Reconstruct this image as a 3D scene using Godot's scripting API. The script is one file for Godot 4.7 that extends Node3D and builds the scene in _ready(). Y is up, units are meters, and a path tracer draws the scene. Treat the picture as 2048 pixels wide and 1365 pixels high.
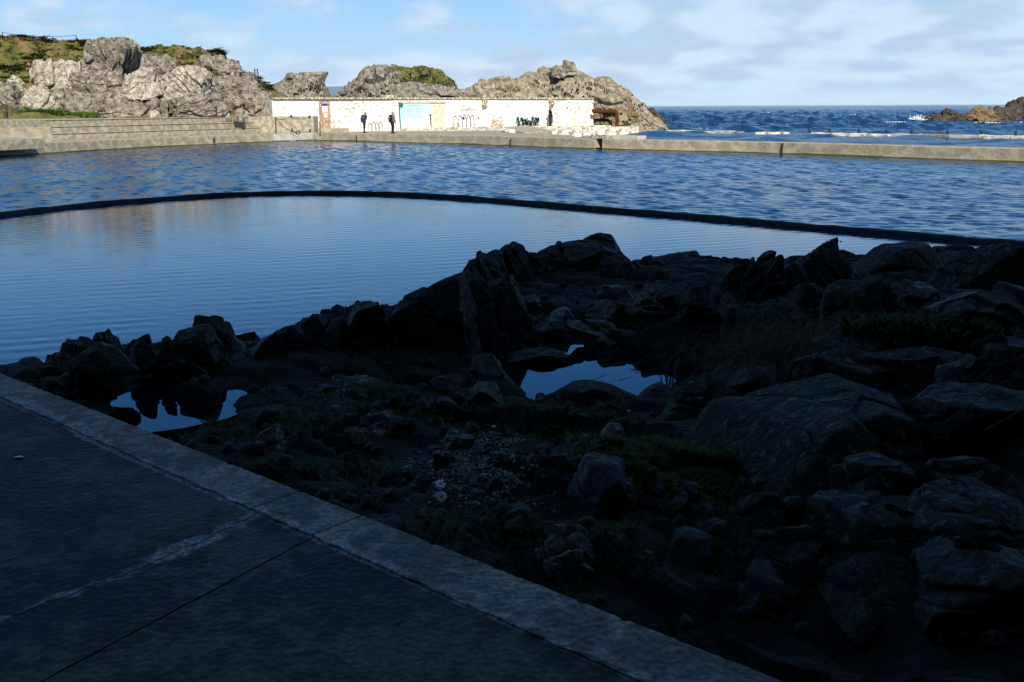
extends Node3D
# An old tidal swimming pool below sea cliffs: the near half lies in the shade of the cliff behind, the far half in the sun.
# The pool's still water is y = 0; the eye is 2.7 m above it and looks along -z.

var used := {}
var mats := {}
var ball := {}
var rng := RandomNumberGenerator.new()

# ---------------------------------------------------------------- names and nodes
func numbered(called: String) -> String:
	used[called] = used.get(called, -1) + 1
	return called if used[called] == 0 else "%s_%03d" % [called, used[called]]

func tag(o: Node3D, label: String, category: String, group := "") -> Node3D:
	o.set_meta("label", label)
	o.set_meta("category", category)
	if group:
		o.set_meta("group", group)
	return o

func thing(called: String, label: String, category: String, at := Vector3.ZERO, turn := 0.0, group := "") -> Node3D:
	var o := Node3D.new()
	o.name = numbered(called)
	add_child(o)
	o.position = at
	o.rotation.y = turn
	return tag(o, label, category, group)

func part(called: String, mesh: Mesh, m: Material, parent: Node3D = self, at := Vector3.ZERO) -> MeshInstance3D:
	var o := MeshInstance3D.new()
	o.name = numbered(called) if parent == self else called
	o.mesh = mesh
	o.material_override = m
	parent.add_child(o, true)
	o.position = at
	return o

func structure(called: String, mesh: Mesh, m: Material) -> MeshInstance3D:
	var o := part(called, mesh, m)
	o.set_meta("kind", "structure")
	return o

func stuff(called: String, mesh: Mesh, m: Material, places: Array, parent: Node3D = self) -> MultiMeshInstance3D:
	var mm := MultiMesh.new()
	mm.transform_format = MultiMesh.TRANSFORM_3D
	mm.mesh = mesh
	mm.instance_count = places.size()
	for i in places.size():
		mm.set_instance_transform(i, places[i])
	var o := MultiMeshInstance3D.new()
	o.name = numbered(called) if parent == self else called
	o.multimesh = mm
	o.material_override = m
	o.set_meta("kind", "stuff")
	parent.add_child(o, true)
	return o

# ---------------------------------------------------------------- shapes
class Shape:
	var v := PackedVector3Array()
	var n := PackedVector3Array()
	var uv := PackedVector2Array()

	func tri(a: Vector3, b: Vector3, c: Vector3, out: Vector3) -> void:
		var k := (b - a).cross(c - a)
		if k.length_squared() < 1e-16:
			return
		k = k.normalized()
		if k.dot(out) < 0.0:
			var t := b
			b = c
			c = t
			k = -k
		v.append_array([a, c, b])
		n.append_array([k, k, k])
		uv.append_array([Vector2(a.x, a.z), Vector2(c.x, c.z), Vector2(b.x, b.z)])

	func quad(a: Vector3, b: Vector3, c: Vector3, d: Vector3, out: Vector3) -> void:
		tri(a, b, c, out)
		tri(a, c, d, out)

	func corner(b: Basis, h: Vector3, e: float, s: Vector3, keep: int) -> Vector3:
		var p := Vector3(s.x * (h.x - e), s.y * (h.y - e), s.z * (h.z - e))
		p[keep] = s[keep] * h[keep]
		return b * p

	func box(at: Vector3, size: Vector3, e := 0.01, b := Basis.IDENTITY) -> void:
		var h := size * 0.5
		e = minf(e, minf(h.x, minf(h.y, h.z)) * 0.6)
		for k in 3:
			var i := (k + 1) % 3
			var j := (k + 2) % 3
			for s in [-1.0, 1.0]:
				var out := Vector3.ZERO
				out[k] = s
				var q := []
				for w in [[-1.0, -1.0], [1.0, -1.0], [1.0, 1.0], [-1.0, 1.0]]:
					var g := Vector3.ZERO
					g[k] = s
					g[i] = w[0]
					g[j] = w[1]
					q.append(at + corner(b, h, e, g, k))
				quad(q[0], q[1], q[2], q[3], b * out)
				for t in [-1.0, 1.0]:
					var g0 := Vector3.ZERO
					g0[k] = s
					g0[i] = t
					g0[j] = -1.0
					var g1 := g0
					g1[j] = 1.0
					quad(at + corner(b, h, e, g0, k), at + corner(b, h, e, g1, k), at + corner(b, h, e, g1, i), at + corner(b, h, e, g0, i), b * (g0 + g1))
		for sx in [-1.0, 1.0]:
			for sy in [-1.0, 1.0]:
				for sz in [-1.0, 1.0]:
					var s := Vector3(sx, sy, sz)
					tri(at + corner(b, h, e, s, 0), at + corner(b, h, e, s, 1), at + corner(b, h, e, s, 2), b * s)

	func tube(pts: Array, r0: float, r1: float, sides := 8) -> void:
		var rings := []
		for i in pts.size():
			var t: Vector3 = (pts[mini(i + 1, pts.size() - 1)] - pts[maxi(i - 1, 0)]).normalized()
			var x := t.cross(Vector3(0.31, 0.2, 0.93)).normalized()
			var y := t.cross(x)
			var r := lerpf(r0, r1, float(i) / (pts.size() - 1))
			var ring := []
			for k in sides:
				var a := TAU * k / sides
				ring.append(pts[i] + (x * cos(a) + y * sin(a)) * r)
			rings.append(ring)
		for i in rings.size() - 1:
			for k in sides:
				var l := (k + 1) % sides
				quad(rings[i][k], rings[i][l], rings[i + 1][l], rings[i + 1][k], rings[i][k] + rings[i][l] - pts[i] * 2.0)
		for k in sides - 2:
			tri(rings[0][0], rings[0][k + 1], rings[0][k + 2], pts[0] - pts[1])
			tri(rings[-1][0], rings[-1][k + 1], rings[-1][k + 2], pts[-1] - pts[-2])

	# a plan outline (x, z) between two heights, with a small chamfer along the top
	func slab(outline: PackedVector2Array, y0: float, y1: float, e := 0.0) -> void:
		var index := Geometry2D.triangulate_polygon(outline)
		for i in index.size() / 3:
			var q := []
			for k in 3:
				var p := outline[index[i * 3 + k]]
				q.append(Vector3(p.x, y1, p.y))
			tri(q[0], q[1], q[2], Vector3.UP)
		var turn := 1.0 if Geometry2D.is_polygon_clockwise(outline) else -1.0
		for i in outline.size():
			var a := outline[i]
			var b := outline[(i + 1) % outline.size()]
			var side := Vector3(b.y - a.y, 0, a.x - b.x) * -turn
			quad(Vector3(a.x, y0, a.y), Vector3(b.x, y0, b.y), Vector3(b.x, y1, b.y), Vector3(a.x, y1, a.y), side)

	func mesh() -> ArrayMesh:
		var arrays := []
		arrays.resize(Mesh.ARRAY_MAX)
		arrays[Mesh.ARRAY_VERTEX] = v
		arrays[Mesh.ARRAY_NORMAL] = n
		arrays[Mesh.ARRAY_TEX_UV] = uv
		var m := ArrayMesh.new()
		m.add_surface_from_arrays(Mesh.PRIMITIVE_TRIANGLES, arrays)
		return m

func box(size: Vector3, e := 0.01, b := Basis.IDENTITY) -> ArrayMesh:
	var s := Shape.new()
	s.box(Vector3.ZERO, size, e, b)
	return s.mesh()

func indexed(v: PackedVector3Array, f: PackedInt32Array, uv := PackedVector2Array()) -> ArrayMesh:
	var n := PackedVector3Array()
	n.resize(v.size())
	for i in range(0, f.size(), 3):
		var a := f[i]
		var b := f[i + 1]
		var c := f[i + 2]
		var k := (v[c] - v[a]).cross(v[b] - v[a])
		n[a] += k
		n[b] += k
		n[c] += k
	for i in n.size():
		n[i] = n[i].normalized()
	var arrays := []
	arrays.resize(Mesh.ARRAY_MAX)
	arrays[Mesh.ARRAY_VERTEX] = v
	arrays[Mesh.ARRAY_NORMAL] = n
	arrays[Mesh.ARRAY_INDEX] = f
	if uv.size():
		arrays[Mesh.ARRAY_TEX_UV] = uv
	var m := ArrayMesh.new()
	m.add_surface_from_arrays(Mesh.PRIMITIVE_TRIANGLES, arrays)
	return m

# a sphere of small triangles: [directions, triangles]
func globe(level: int) -> Array:
	if ball.has(level):
		return ball[level]
	var v := PackedVector3Array()
	var f := PackedInt32Array()
	if level == 0:
		var t := (1.0 + sqrt(5.0)) / 2.0
		for p in [[-1, t, 0], [1, t, 0], [-1, -t, 0], [1, -t, 0], [0, -1, t], [0, 1, t], [0, -1, -t], [0, 1, -t], [t, 0, -1], [t, 0, 1], [-t, 0, -1], [-t, 0, 1]]:
			v.append(Vector3(p[0], p[1], p[2]).normalized())
		f = PackedInt32Array([0, 5, 11, 0, 1, 5, 0, 7, 1, 0, 10, 7, 0, 11, 10, 1, 9, 5, 5, 4, 11, 11, 2, 10, 10, 6, 7, 7, 8, 1, 3, 4, 9, 3, 2, 4, 3, 6, 2, 3, 8, 6, 3, 9, 8, 4, 5, 9, 2, 11, 4, 6, 10, 2, 8, 7, 6, 9, 1, 8])
	else:
		var last := globe(level - 1)
		v = last[0].duplicate()
		var g: PackedInt32Array = last[1]
		var mid := {}
		for i in range(0, g.size(), 3):
			var m := [0, 0, 0]
			for k in 3:
				var a := g[i + k]
				var b := g[i + (k + 1) % 3]
				var key := mini(a, b) * 1000003 + maxi(a, b)
				if not mid.has(key):
					mid[key] = v.size()
					v.append((v[a] + v[b]).normalized())
				m[k] = mid[key]
			f.append_array([g[i], m[0], m[2], g[i + 1], m[1], m[0], g[i + 2], m[2], m[1], m[0], m[1], m[2]])
	ball[level] = [v, f]
	return ball[level]

# ---------------------------------------------------------------- noise
func simplex(sd: int, freq: float, octaves := 3) -> FastNoiseLite:
	var n := FastNoiseLite.new()
	n.seed = sd
	n.noise_type = FastNoiseLite.TYPE_SIMPLEX_SMOOTH
	n.frequency = freq
	n.fractal_octaves = octaves
	if octaves == 1:
		n.fractal_type = FastNoiseLite.FRACTAL_NONE
	return n

func cells(sd: int, freq: float, what: int, jitter := 0.9) -> FastNoiseLite:
	var n := FastNoiseLite.new()
	n.seed = sd
	n.noise_type = FastNoiseLite.TYPE_CELLULAR
	n.frequency = freq
	n.cellular_distance_function = FastNoiseLite.DISTANCE_EUCLIDEAN
	n.cellular_return_type = what
	n.cellular_jitter = jitter
	n.fractal_type = FastNoiseLite.FRACTAL_NONE
	return n

# ---------------------------------------------------------------- rocks
# how a rock is broken: sharpness of its corners, number of cuts, size of its cracks' cells (across, up), depth of the cracks, steps, grain
var styles := {
	"block": {"taper": 0.16, "p": 6, "cuts": 13, "cell": Vector2(0.5, 0.34), "crack": 0.035, "step": 0.03, "grain": 0.012, "saw": 0.05},
	"hewn": {"p": 5, "cuts": 0, "cell": Vector2(1.1, 0.8), "crack": 0.02, "step": 0.02, "grain": 0.03, "saw": 0.02, "planes": [Vector3(-0.42, 1.0, 0.1) * 1.5, Vector3(0.22, 0.25, 1.0) * 1.1, Vector3(1.0, 0.12, 0.1), Vector3(-1.0, 0.5, 0.5), Vector3(0, 0, -1), Vector3(0, -1, 0), Vector3(0.5, 1.0, 0.0) * 1.02, Vector3(-0.5, 0.2, 1.0) * 0.85]},
	"round": {"taper": 0.14, "p": 5, "cuts": 14, "cell": Vector2(0.9, 0.7), "crack": 0.03, "step": 0.014, "grain": 0.018, "saw": 0.03},
	"slab": {"p": 6, "cuts": 8, "cell": Vector2(0.7, 0.14), "crack": 0.012, "step": 0.02, "grain": 0.01, "saw": 0.05},
	"jag": {"p": 6, "cuts": 16, "cell": Vector2(0.2, 0.28), "crack": 0.02, "step": 0.05, "grain": 0.018, "saw": 0.05},
	"ribs": {"p": 5, "cuts": 8, "cell": Vector2(0.16, 0.6), "crack": 0.02, "step": 0.045, "grain": 0.02, "saw": 0.03},
	"far_block": {"taper": 0.08, "p": 4, "cuts": 9, "cell": Vector2(1.7, 1.1), "crack": 0.14, "step": 0.17, "grain": 0.1, "saw": 0.2},
	"far_ribs": {"p": 5, "cuts": 9, "cell": Vector2(0.5, 2.4), "crack": 0.12, "step": 0.24, "grain": 0.12, "saw": 0.12},
	"far_beds": {"p": 5, "cuts": 9, "cell": Vector2(2.2, 0.5), "crack": 0.12, "step": 0.2, "grain": 0.1, "saw": 0.22},
	"far_jag": {"taper": 0.1, "p": 4, "cuts": 14, "cell": Vector2(1.0, 0.8), "crack": 0.16, "step": 0.34, "grain": 0.2, "saw": 0.24},
	"knoll": {"taper": 0.1, "p": 3, "cuts": 12, "cell": Vector2(1.2, 1.6), "crack": 0.16, "step": 0.42, "grain": 0.3, "saw": 0.2},
}

func rock_mesh(size: Vector3, sd: int, style: String, level: int, lean := 0.0, tilt := 0.0) -> ArrayMesh:
	var s: Dictionary = styles[style]
	var r := RandomNumberGenerator.new()
	r.seed = sd * 7919 + 17
	var pn := PackedVector3Array()
	var turn := Basis(Vector3(r.randfn(), r.randfn(), r.randfn()).normalized(), 0.16 if style.begins_with("far") else 0.34) * Basis(Vector3.UP, r.randf_range(-0.6, 0.6))
	for d in [Vector3.RIGHT, Vector3.LEFT, Vector3.UP, Vector3.DOWN, Vector3.BACK, Vector3.FORWARD]:
		pn.append((turn * d + Vector3(r.randfn(), r.randfn(), r.randfn()) * 0.1).normalized() / r.randf_range(0.85, 1.1))
	if s.has("planes"):
		pn = PackedVector3Array(s.planes)
	for i in s.cuts:
		pn.append(Vector3(r.randfn(), absf(r.randfn()) * 0.8 - 0.1, r.randfn()).normalized() / r.randf_range(0.8, 1.12))
	var g := globe(level)
	var dirs: PackedVector3Array = g[0]
	var count := dirs.size()
	var v := PackedVector3Array()
	v.resize(count)
	var lo := Vector3.ONE * 9
	var hi := -lo
	var squarings: int = s.p
	var taper: float = s.get("taper", 0.0)
	var root := -1.0 / (1 << squarings)
	for i in count:
		var d := dirs[i]
		var sum := 0.0
		for k in pn:
			var q := d.dot(k)
			if q > 0.0:
				for j in squarings:
					q *= q
				sum += q
		var w := d * pow(sum, root)
		w.x = w.x * (1.0 - taper * (w.y + 0.6)) + lean * w.y
		w.z *= 1.0 - taper * 0.6 * (w.y + 0.6)
		v[i] = w
		lo = lo.min(w)
		hi = hi.max(w)
	# fit to the size; a quarter of the height is bedded in the ground
	var scale := Vector3(size.x, size.y * 1.3, size.z) / (hi - lo)
	var sink := size.y * 0.3
	var cell: Vector2 = s.cell
	var gap := cells(sd, 1.0, FastNoiseLite.RETURN_DISTANCE2_SUB)
	var own := cells(sd, 1.0, FastNoiseLite.RETURN_CELL_VALUE)
	var fine := simplex(sd + 5, 0.55 / cell.y, 3)
	var lump := simplex(sd + 9, 1.5 / maxf(size.x, size.z), 2)
	var heave := minf(size.x, minf(size.y * 1.5, size.z)) * (0.12 if style.begins_with("far") else 0.05)
	var bed := Basis(Vector3(0, 0, 1), tilt + r.randf_range(-0.15, 0.15)) * Basis(Vector3(1, 0, 0), r.randf_range(-0.2, 0.2))
	var to := Vector3(1.0 / cell.x, 1.0 / cell.y, 1.0 / cell.x)
	var limit := minf(size.x, minf(size.y * 1.2, size.z)) * 0.22
	var crack := minf(s.crack, limit)
	var step := minf(s.step, limit)
	var grain := minf(s.grain, limit)
	var saw := minf(s.saw, limit)
	for i in count:
		var w := (v[i] - lo) * scale - Vector3(size.x * 0.5, sink, size.z * 0.5)
		var e := fine.get_noise_3dv(w)
		var q := (bed * (w + Vector3(e, -e, e) * cell.y * 0.25)) * to
		var groove := smoothstep(0.0, 0.07, gap.get_noise_3dv(q) + 1.0)
		var out := (dirs[i] / size).normalized()
		v[i] = w + out * (own.get_noise_3dv(q) * step - (1.0 - groove) * crack + e * grain + lump.get_noise_3dv(w) * heave + (fposmod(q.y * 0.55 + e * 0.5, 1.0) - 0.5) * saw)
	var f := PackedInt32Array()
	var full: PackedInt32Array = g[1]
	var under := -sink * 0.8
	for i in range(0, full.size(), 3):
		var a := full[i]
		var b := full[i + 1]
		var c := full[i + 2]
		if v[a].y > under or v[b].y > under or v[c].y > under:
			f.append_array([a, c, b])
	return indexed(v, f)

func rock(called: String, label: String, at: Vector3, size: Vector3, style: String, m: String, level := 5, lean := 0.0, tilt := 0.0, turn := 0.0, group := "") -> MeshInstance3D:
	var close := absf(at.z) < 30.0
	if close:
		at.z -= size.z * 0.3
	size *= Vector3(1.12, 1.0, 1.35) if close else Vector3(1.16, 1.03, 1.3)
	var o := part(called, rock_mesh(size, used.size() * 13 + used.get(called, 0) * 7 + 101, style, level, lean, tilt), mats[m])
	o.position = at
	o.rotation.y = turn
	tag(o, label, called.replace("_", " "), group)
	return o

# ---------------------------------------------------------------- materials
func lin(r: float, g: float, b: float) -> Color:
	return Color(r, g, b).linear_to_srgb()

func noise_bytes(n: FastNoiseLite, side: int) -> PackedByteArray:
	return n.get_seamless_image(side, side).get_data()

# two colours mixed by broad noise, darkened and lightened by grain, with spots of a third colour
func mottled(side: int, sd: int, c0: Color, c1: Color, c2: Color, broad: float, grain: float, spot: float, amount: float, rough := 0.5, c3 := Color.BLACK, fourth := 0.0) -> ImageTexture:
	var a := noise_bytes(simplex(sd, broad / side, 4), side)
	var b := noise_bytes(simplex(sd + 1, grain / side, 3), side)
	var c := noise_bytes(simplex(sd + 2, spot / side, 2), side)
	var out := PackedByteArray()
	out.resize(side * side * 3)
	var ramp0 := PackedFloat32Array()
	for i in 256:
		var t := smoothstep(0.25, 0.75, i / 255.0)
		ramp0.append_array([lerpf(c0.r, c1.r, t), lerpf(c0.g, c1.g, t), lerpf(c0.b, c1.b, t)])
	var edge := 255.0 * (1.0 - amount)
	for i in side * side:
		var k := a[i] * 3
		var l := 1.0 + (b[i] / 127.5 - 1.0) * rough
		var t := clampf((c[i] + (b[i] - 128) * 0.35 - edge) / 14.0, 0.0, 1.0)
		var j := i * 3
		var u := clampf((255.0 * fourth - c[i] + (b[i] - 128) * 0.5) / 20.0, 0.0, 1.0) if fourth > 0.0 else 0.0
		out[j] = clampi(int(lerpf(lerpf(ramp0[k], c3.r, u), c2.r, t) * l * 255.0), 0, 255)
		out[j + 1] = clampi(int(lerpf(lerpf(ramp0[k + 1], c3.g, u), c2.g, t) * l * 255.0), 0, 255)
		out[j + 2] = clampi(int(lerpf(lerpf(ramp0[k + 2], c3.b, u), c2.b, t) * l * 255.0), 0, 255)
	return ImageTexture.create_from_image(Image.create_from_data(side, side, false, Image.FORMAT_RGB8, out))

func relief(side: int, n: FastNoiseLite) -> ImageTexture:
	return ImageTexture.create_from_image(n.get_seamless_image(side, side))

func surface(called: String, color: Color, rough := 0.9, tex: Texture2D = null, tile := 1.0, bump: Texture2D = null, depth := 1.0) -> StandardMaterial3D:
	var m := StandardMaterial3D.new()
	m.resource_name = called
	m.albedo_color = color
	m.roughness = rough
	m.metallic_specular = 0.4
	if tex or bump:
		m.uv1_triplanar = true
		m.uv1_world_triplanar = true
		m.uv1_scale = Vector3.ONE / tile
		m.uv1_triplanar_sharpness = 4.0
	m.albedo_texture = tex
	if bump:
		m.heightmap_enabled = true
		m.heightmap_texture = bump
		m.heightmap_scale = depth
	mats[called] = m
	return m

func make_materials() -> void:
	var c8 := func(r, g, b): return Color8(r, g, b)
	var white := Color.WHITE
	var rough1 := simplex(900, 6.0 / 512, 5)
	var fb := noise_bytes(rough1, 512)
	var gp := noise_bytes(cells(902, 9.0 / 512, FastNoiseLite.RETURN_DISTANCE2_SUB), 512)
	var gq := noise_bytes(cells(903, 23.0 / 512, FastNoiseLite.RETURN_DISTANCE2_SUB), 512)
	for i in fb.size():
		fb[i] = int(fb[i] * 0.62 + mini(gp[i] * 5, 255) * 0.23 + mini(gq[i] * 4, 255) * 0.15)
	var bump_rock := ImageTexture.create_from_image(Image.create_from_data(512, 512, false, Image.FORMAT_L8, fb))
	var pits := simplex(901, 24.0 / 512, 4)
	var bump_fine := relief(512, pits)
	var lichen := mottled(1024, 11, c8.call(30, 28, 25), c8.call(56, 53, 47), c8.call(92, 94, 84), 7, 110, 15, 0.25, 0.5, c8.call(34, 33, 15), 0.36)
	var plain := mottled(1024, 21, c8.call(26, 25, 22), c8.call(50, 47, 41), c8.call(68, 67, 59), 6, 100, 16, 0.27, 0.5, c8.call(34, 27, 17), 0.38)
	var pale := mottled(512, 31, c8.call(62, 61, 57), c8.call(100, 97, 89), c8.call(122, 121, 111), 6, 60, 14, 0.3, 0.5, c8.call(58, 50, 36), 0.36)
	surface("dark_rock", white, 0.75, plain, 1.4, bump_rock, 3.0)
	surface("lichen_rock", white, 0.85, lichen, 1.3, bump_rock, 3.0)
	surface("pale_rock", white, 0.8, pale, 1.1, bump_rock, 2.4)
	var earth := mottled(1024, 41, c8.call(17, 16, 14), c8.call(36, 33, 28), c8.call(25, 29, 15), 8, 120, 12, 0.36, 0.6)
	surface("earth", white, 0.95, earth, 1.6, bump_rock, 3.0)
	# sunlit cliffs
	var grey := mottled(1024, 51, c8.call(110, 105, 96), c8.call(164, 159, 149), c8.call(82, 78, 71), 9, 70, 13, 0.33, 0.24, c8.call(132, 123, 106), 0.34)
	var tan := mottled(1024, 61, c8.call(120, 112, 96), c8.call(172, 164, 146), c8.call(162, 140, 96), 9, 70, 7, 0.27, 0.24)
	surface("grey_cliff", white, 0.95, grey, 7.0, bump_rock, 14.0)
	surface("tan_cliff", white, 0.95, tan, 7.0, bump_rock, 14.0)
	surface("pale_cliff", lin(1.0, 0.99, 0.97), 0.95, mottled(512, 56, c8.call(146, 140, 128), c8.call(196, 190, 178), c8.call(112, 106, 96), 8, 90, 18, 0.3, 0.3), 5.0, bump_rock, 12.0)
	surface("wet_rock", white, 0.6, mottled(512, 66, c8.call(44, 41, 37), c8.call(86, 80, 70), c8.call(112, 98, 76), 8, 70, 12, 0.27, 0.4), 4.0, bump_rock, 8.0)
	surface("brown_rock", white, 0.9, mottled(512, 67, c8.call(92, 80, 62), c8.call(146, 130, 106), c8.call(150, 118, 70), 8, 70, 10, 0.32, 0.35), 4.0, bump_rock, 8.0)
	surface("scrub", white, 0.95, mottled(1024, 71, c8.call(72, 82, 36), c8.call(112, 108, 58), c8.call(134, 108, 80), 10, 160, 7, 0.36, 0.5), 14.0, bump_fine, 20.0)
	surface("turf", white, 0.95, mottled(512, 76, c8.call(96, 100, 54), c8.call(126, 122, 74), c8.call(84, 88, 46), 8, 90, 8, 0.3, 0.45), 8.0, bump_fine, 10.0)
	surface("scrub_leaf", lin(0.1, 0.12, 0.042), 0.9)
	surface("dry_leaf", lin(0.2, 0.15, 0.06), 0.9)
	surface("turf_leaf", lin(0.14, 0.15, 0.055), 0.9)
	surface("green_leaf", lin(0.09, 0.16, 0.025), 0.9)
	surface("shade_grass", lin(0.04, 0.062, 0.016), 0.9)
	surface("lichen", lin(0.2, 0.2, 0.18), 0.95, mats.pale_rock.albedo_texture, 0.3)
	mats.lichen.albedo_color = lin(1.0, 1.0, 0.95)
	surface("moss", lin(0.085, 0.12, 0.02), 0.95)
	surface("dead_stem", lin(0.09, 0.062, 0.035), 0.9)
	# concrete
	var con := mottled(1024, 81, c8.call(156, 147, 126), c8.call(190, 181, 160), c8.call(136, 128, 110), 7, 130, 14, 0.2, 0.16)
	surface("sunlit_concrete", white, 0.9, con, 5.0, bump_fine, 1.5)
	surface("terrace_concrete", lin(0.94, 0.97, 1.0), 0.9, con, 3.7, bump_fine, 2.0)
	surface("pale_concrete", lin(0.62, 0.62, 0.6), 0.85, mottled(512, 86, c8.call(225, 222, 214), c8.call(255, 254, 250), c8.call(190, 180, 160), 6, 70, 12, 0.28, 0.12), 4.0, bump_fine, 2.0)
	surface("painted_slab", white, 0.85, mottled(512, 87, c8.call(204, 196, 178), c8.call(244, 240, 228), c8.call(142, 130, 104), 5, 60, 9, 0.36, 0.15), 5.0, bump_fine, 2.0)
	surface("algae", lin(0.1, 0.105, 0.012), 0.7, null, 1.0, bump_fine, 2.0)
	surface("dark_algae", lin(0.05, 0.052, 0.042), 0.75, null, 1.0, bump_fine, 2.0)
	surface("rust", lin(0.16, 0.06, 0.025), 0.9, mottled(256, 91, c8.call(170, 150, 140), c8.call(255, 240, 230), c8.call(90, 70, 60), 6, 50, 10, 0.3, 0.4), 0.6)
	surface("dark_iron", lin(0.03, 0.028, 0.03), 0.7)
	surface("black_pipe", lin(0.012, 0.012, 0.014), 0.5)
	surface("joint_filler", lin(0.012, 0.012, 0.012), 0.95)
	surface("roof_edge", white, 0.9, mottled(512, 96, c8.call(150, 136, 112), c8.call(228, 220, 202), c8.call(70, 62, 50), 14, 80, 26, 0.36, 0.3), 4.0, bump_fine, 3.0)
	surface("door_wood", lin(0.62, 0.48, 0.37), 0.8, mottled(256, 97, c8.call(200, 190, 180), c8.call(255, 250, 245), c8.call(150, 130, 120), 5, 40, 8, 0.3, 0.2), 1.5)
	surface("teal_paint", lin(0.02, 0.16, 0.16), 0.6)
	surface("brick", lin(0.5, 0.36, 0.28), 0.9)
	surface("weathered_wood", lin(0.07, 0.06, 0.05), 0.9)
	surface("foam", lin(0.85, 0.87, 0.88), 0.9)
	surface("petal", lin(0.8, 0.8, 0.82), 0.7)
	surface("flower_heart", lin(0.5, 0.3, 0.02), 0.8)
	surface("stem", lin(0.04, 0.08, 0.015), 0.8)
	surface("pebble", white, 0.8, mottled(256, 98, c8.call(70, 68, 64), c8.call(128, 122, 114), c8.call(160, 156, 150), 6, 40, 9, 0.3, 0.4), 0.7)
	surface("water_pale", lin(0.5, 0.5, 0.48), 0.7)
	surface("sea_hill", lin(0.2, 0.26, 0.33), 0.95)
	surface("skin", lin(0.5, 0.28, 0.2), 0.6)
	surface("grey_hair", lin(0.3, 0.27, 0.25), 0.8)
	surface("dark_cloth", lin(0.02, 0.021, 0.026), 0.9)
	surface("navy_cloth", lin(0.04, 0.045, 0.07), 0.9)
	surface("blue_pack", lin(0.02, 0.07, 0.22), 0.75)
	surface("black_cloth", lin(0.012, 0.012, 0.014), 0.85)
	surface("mauve_cloth", lin(0.2, 0.16, 0.17), 0.9)
	surface("grey_cloth", lin(0.24, 0.24, 0.24), 0.9)
	surface("shoe", lin(0.02, 0.018, 0.016), 0.7)
	surface("eye_dark", lin(0.02, 0.02, 0.02), 0.3)

func water(called: String, color: Color, rough: float, tile: Vector2, depth: float, sd: int) -> StandardMaterial3D:
	var m := StandardMaterial3D.new()
	m.resource_name = called
	m.albedo_color = color
	m.roughness = rough
	m.metallic_specular = 0.36
	if depth > 0.0:
		m.heightmap_enabled = true
		m.heightmap_texture = relief(1024, simplex(sd, 22.0 / 1024, 3))
		m.heightmap_scale = depth
		m.uv1_scale = Vector3(1.0 / tile.x, 1.0 / tile.y, 1)
	mats[called] = m
	return m

# ---------------------------------------------------------------- light and sky
func sky_color(az: float, el: float, n1: FastNoiseLite, n2: FastNoiseLite) -> Color:
	if el < -0.004:
		return Color(0.06, 0.12, 0.2)
	var e := maxf(rad_to_deg(el), 0.0)
	var stops := [[0.0, Vector3(0.54, 0.71, 0.86)], [3.0, Vector3(0.42, 0.65, 0.87)], [6.0, Vector3(0.31, 0.58, 0.88)], [9.0, Vector3(0.19, 0.48, 0.87)], [15.0, Vector3(0.06, 0.27, 0.72)], [26.0, Vector3(0.06, 0.19, 0.47)], [45.0, Vector3(0.07, 0.135, 0.27)], [90.0, Vector3(0.068, 0.105, 0.17)]]
	var c := Vector3.ZERO
	for i in stops.size() - 1:
		if e <= stops[i + 1][0]:
			c = stops[i][1].lerp(stops[i + 1][1], (e - stops[i][0]) / (stops[i + 1][0] - stops[i][0]))
			break
	# banks of broken cloud, flattened towards the horizon
	var p := Vector3(sin(az) * 20.0, -cos(az) * 20.0, log(e + 2.2) * 5.4)
	var d := n1.get_noise_3dv(p)
	var bank := n2.get_noise_3d(p.x * 0.1, p.y * 0.1, p.z * 0.16 + 3.0)
	var cover := smoothstep(-0.15, 0.55, d * 0.8 + bank * 0.7 + 0.25 * sin(az + 0.05) + 0.85 * exp(-e * e / 55.0) - 0.62 + 0.72 * smoothstep(-0.34, 0.2, az) * smoothstep(1.9, 0.8, az) * exp(-e * e / 60.0))
	var tone := smoothstep(-0.35, 0.4, n1.get_noise_3d(p.x * 1.3 + 20.0, p.y * 1.3, p.z * 1.5 - 0.45) + d * 0.35)
	var cloud := Vector3(0.46, 0.57, 0.745).lerp(Vector3(0.63, 0.735, 0.86), tone)
	c = c.lerp(cloud, cover * 0.8 * smoothstep(0.0, 2.0, e + 0.4))
	return Color(c.x, c.y, c.z)

func make_sky() -> void:
	var n1 := simplex(5, 0.42, 5)
	var n2 := simplex(77, 0.5, 2)
	var w := 4096
	var img := Image.create(512, 256, false, Image.FORMAT_RGBF)
	for y in 256:
		for x in 512:
			img.set_pixel(x, y, sky_color(wrapf((x + 0.5) / 512.0 * TAU, -PI, PI), (0.5 - (y + 0.5) / 256.0) * PI, n1, n2))
	img.resize(w, w / 2, Image.INTERPOLATE_CUBIC)
	for y in range(w / 4 - 160, w / 4 + 12):
		for x in w:
			img.set_pixel(x, y, sky_color(wrapf((x + 0.5) / w * TAU, -PI, PI), (0.5 - (y + 0.5) / (w / 2)) * PI, n1, n2))
	var m := PanoramaSkyMaterial.new()
	m.panorama = ImageTexture.create_from_image(img)
	var sky := Sky.new()
	sky.sky_material = m
	var e := Environment.new()
	e.background_mode = Environment.BG_SKY
	e.sky = sky
	e.tonemap_mode = Environment.TONE_MAPPER_LINEAR
	e.tonemap_exposure = 1.12
	e.sdfgi_enabled = true
	e.ssao_enabled = true
	e.ssil_enabled = true
	var we := WorldEnvironment.new()
	we.name = "environment"
	we.environment = e
	add_child(we)

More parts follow.
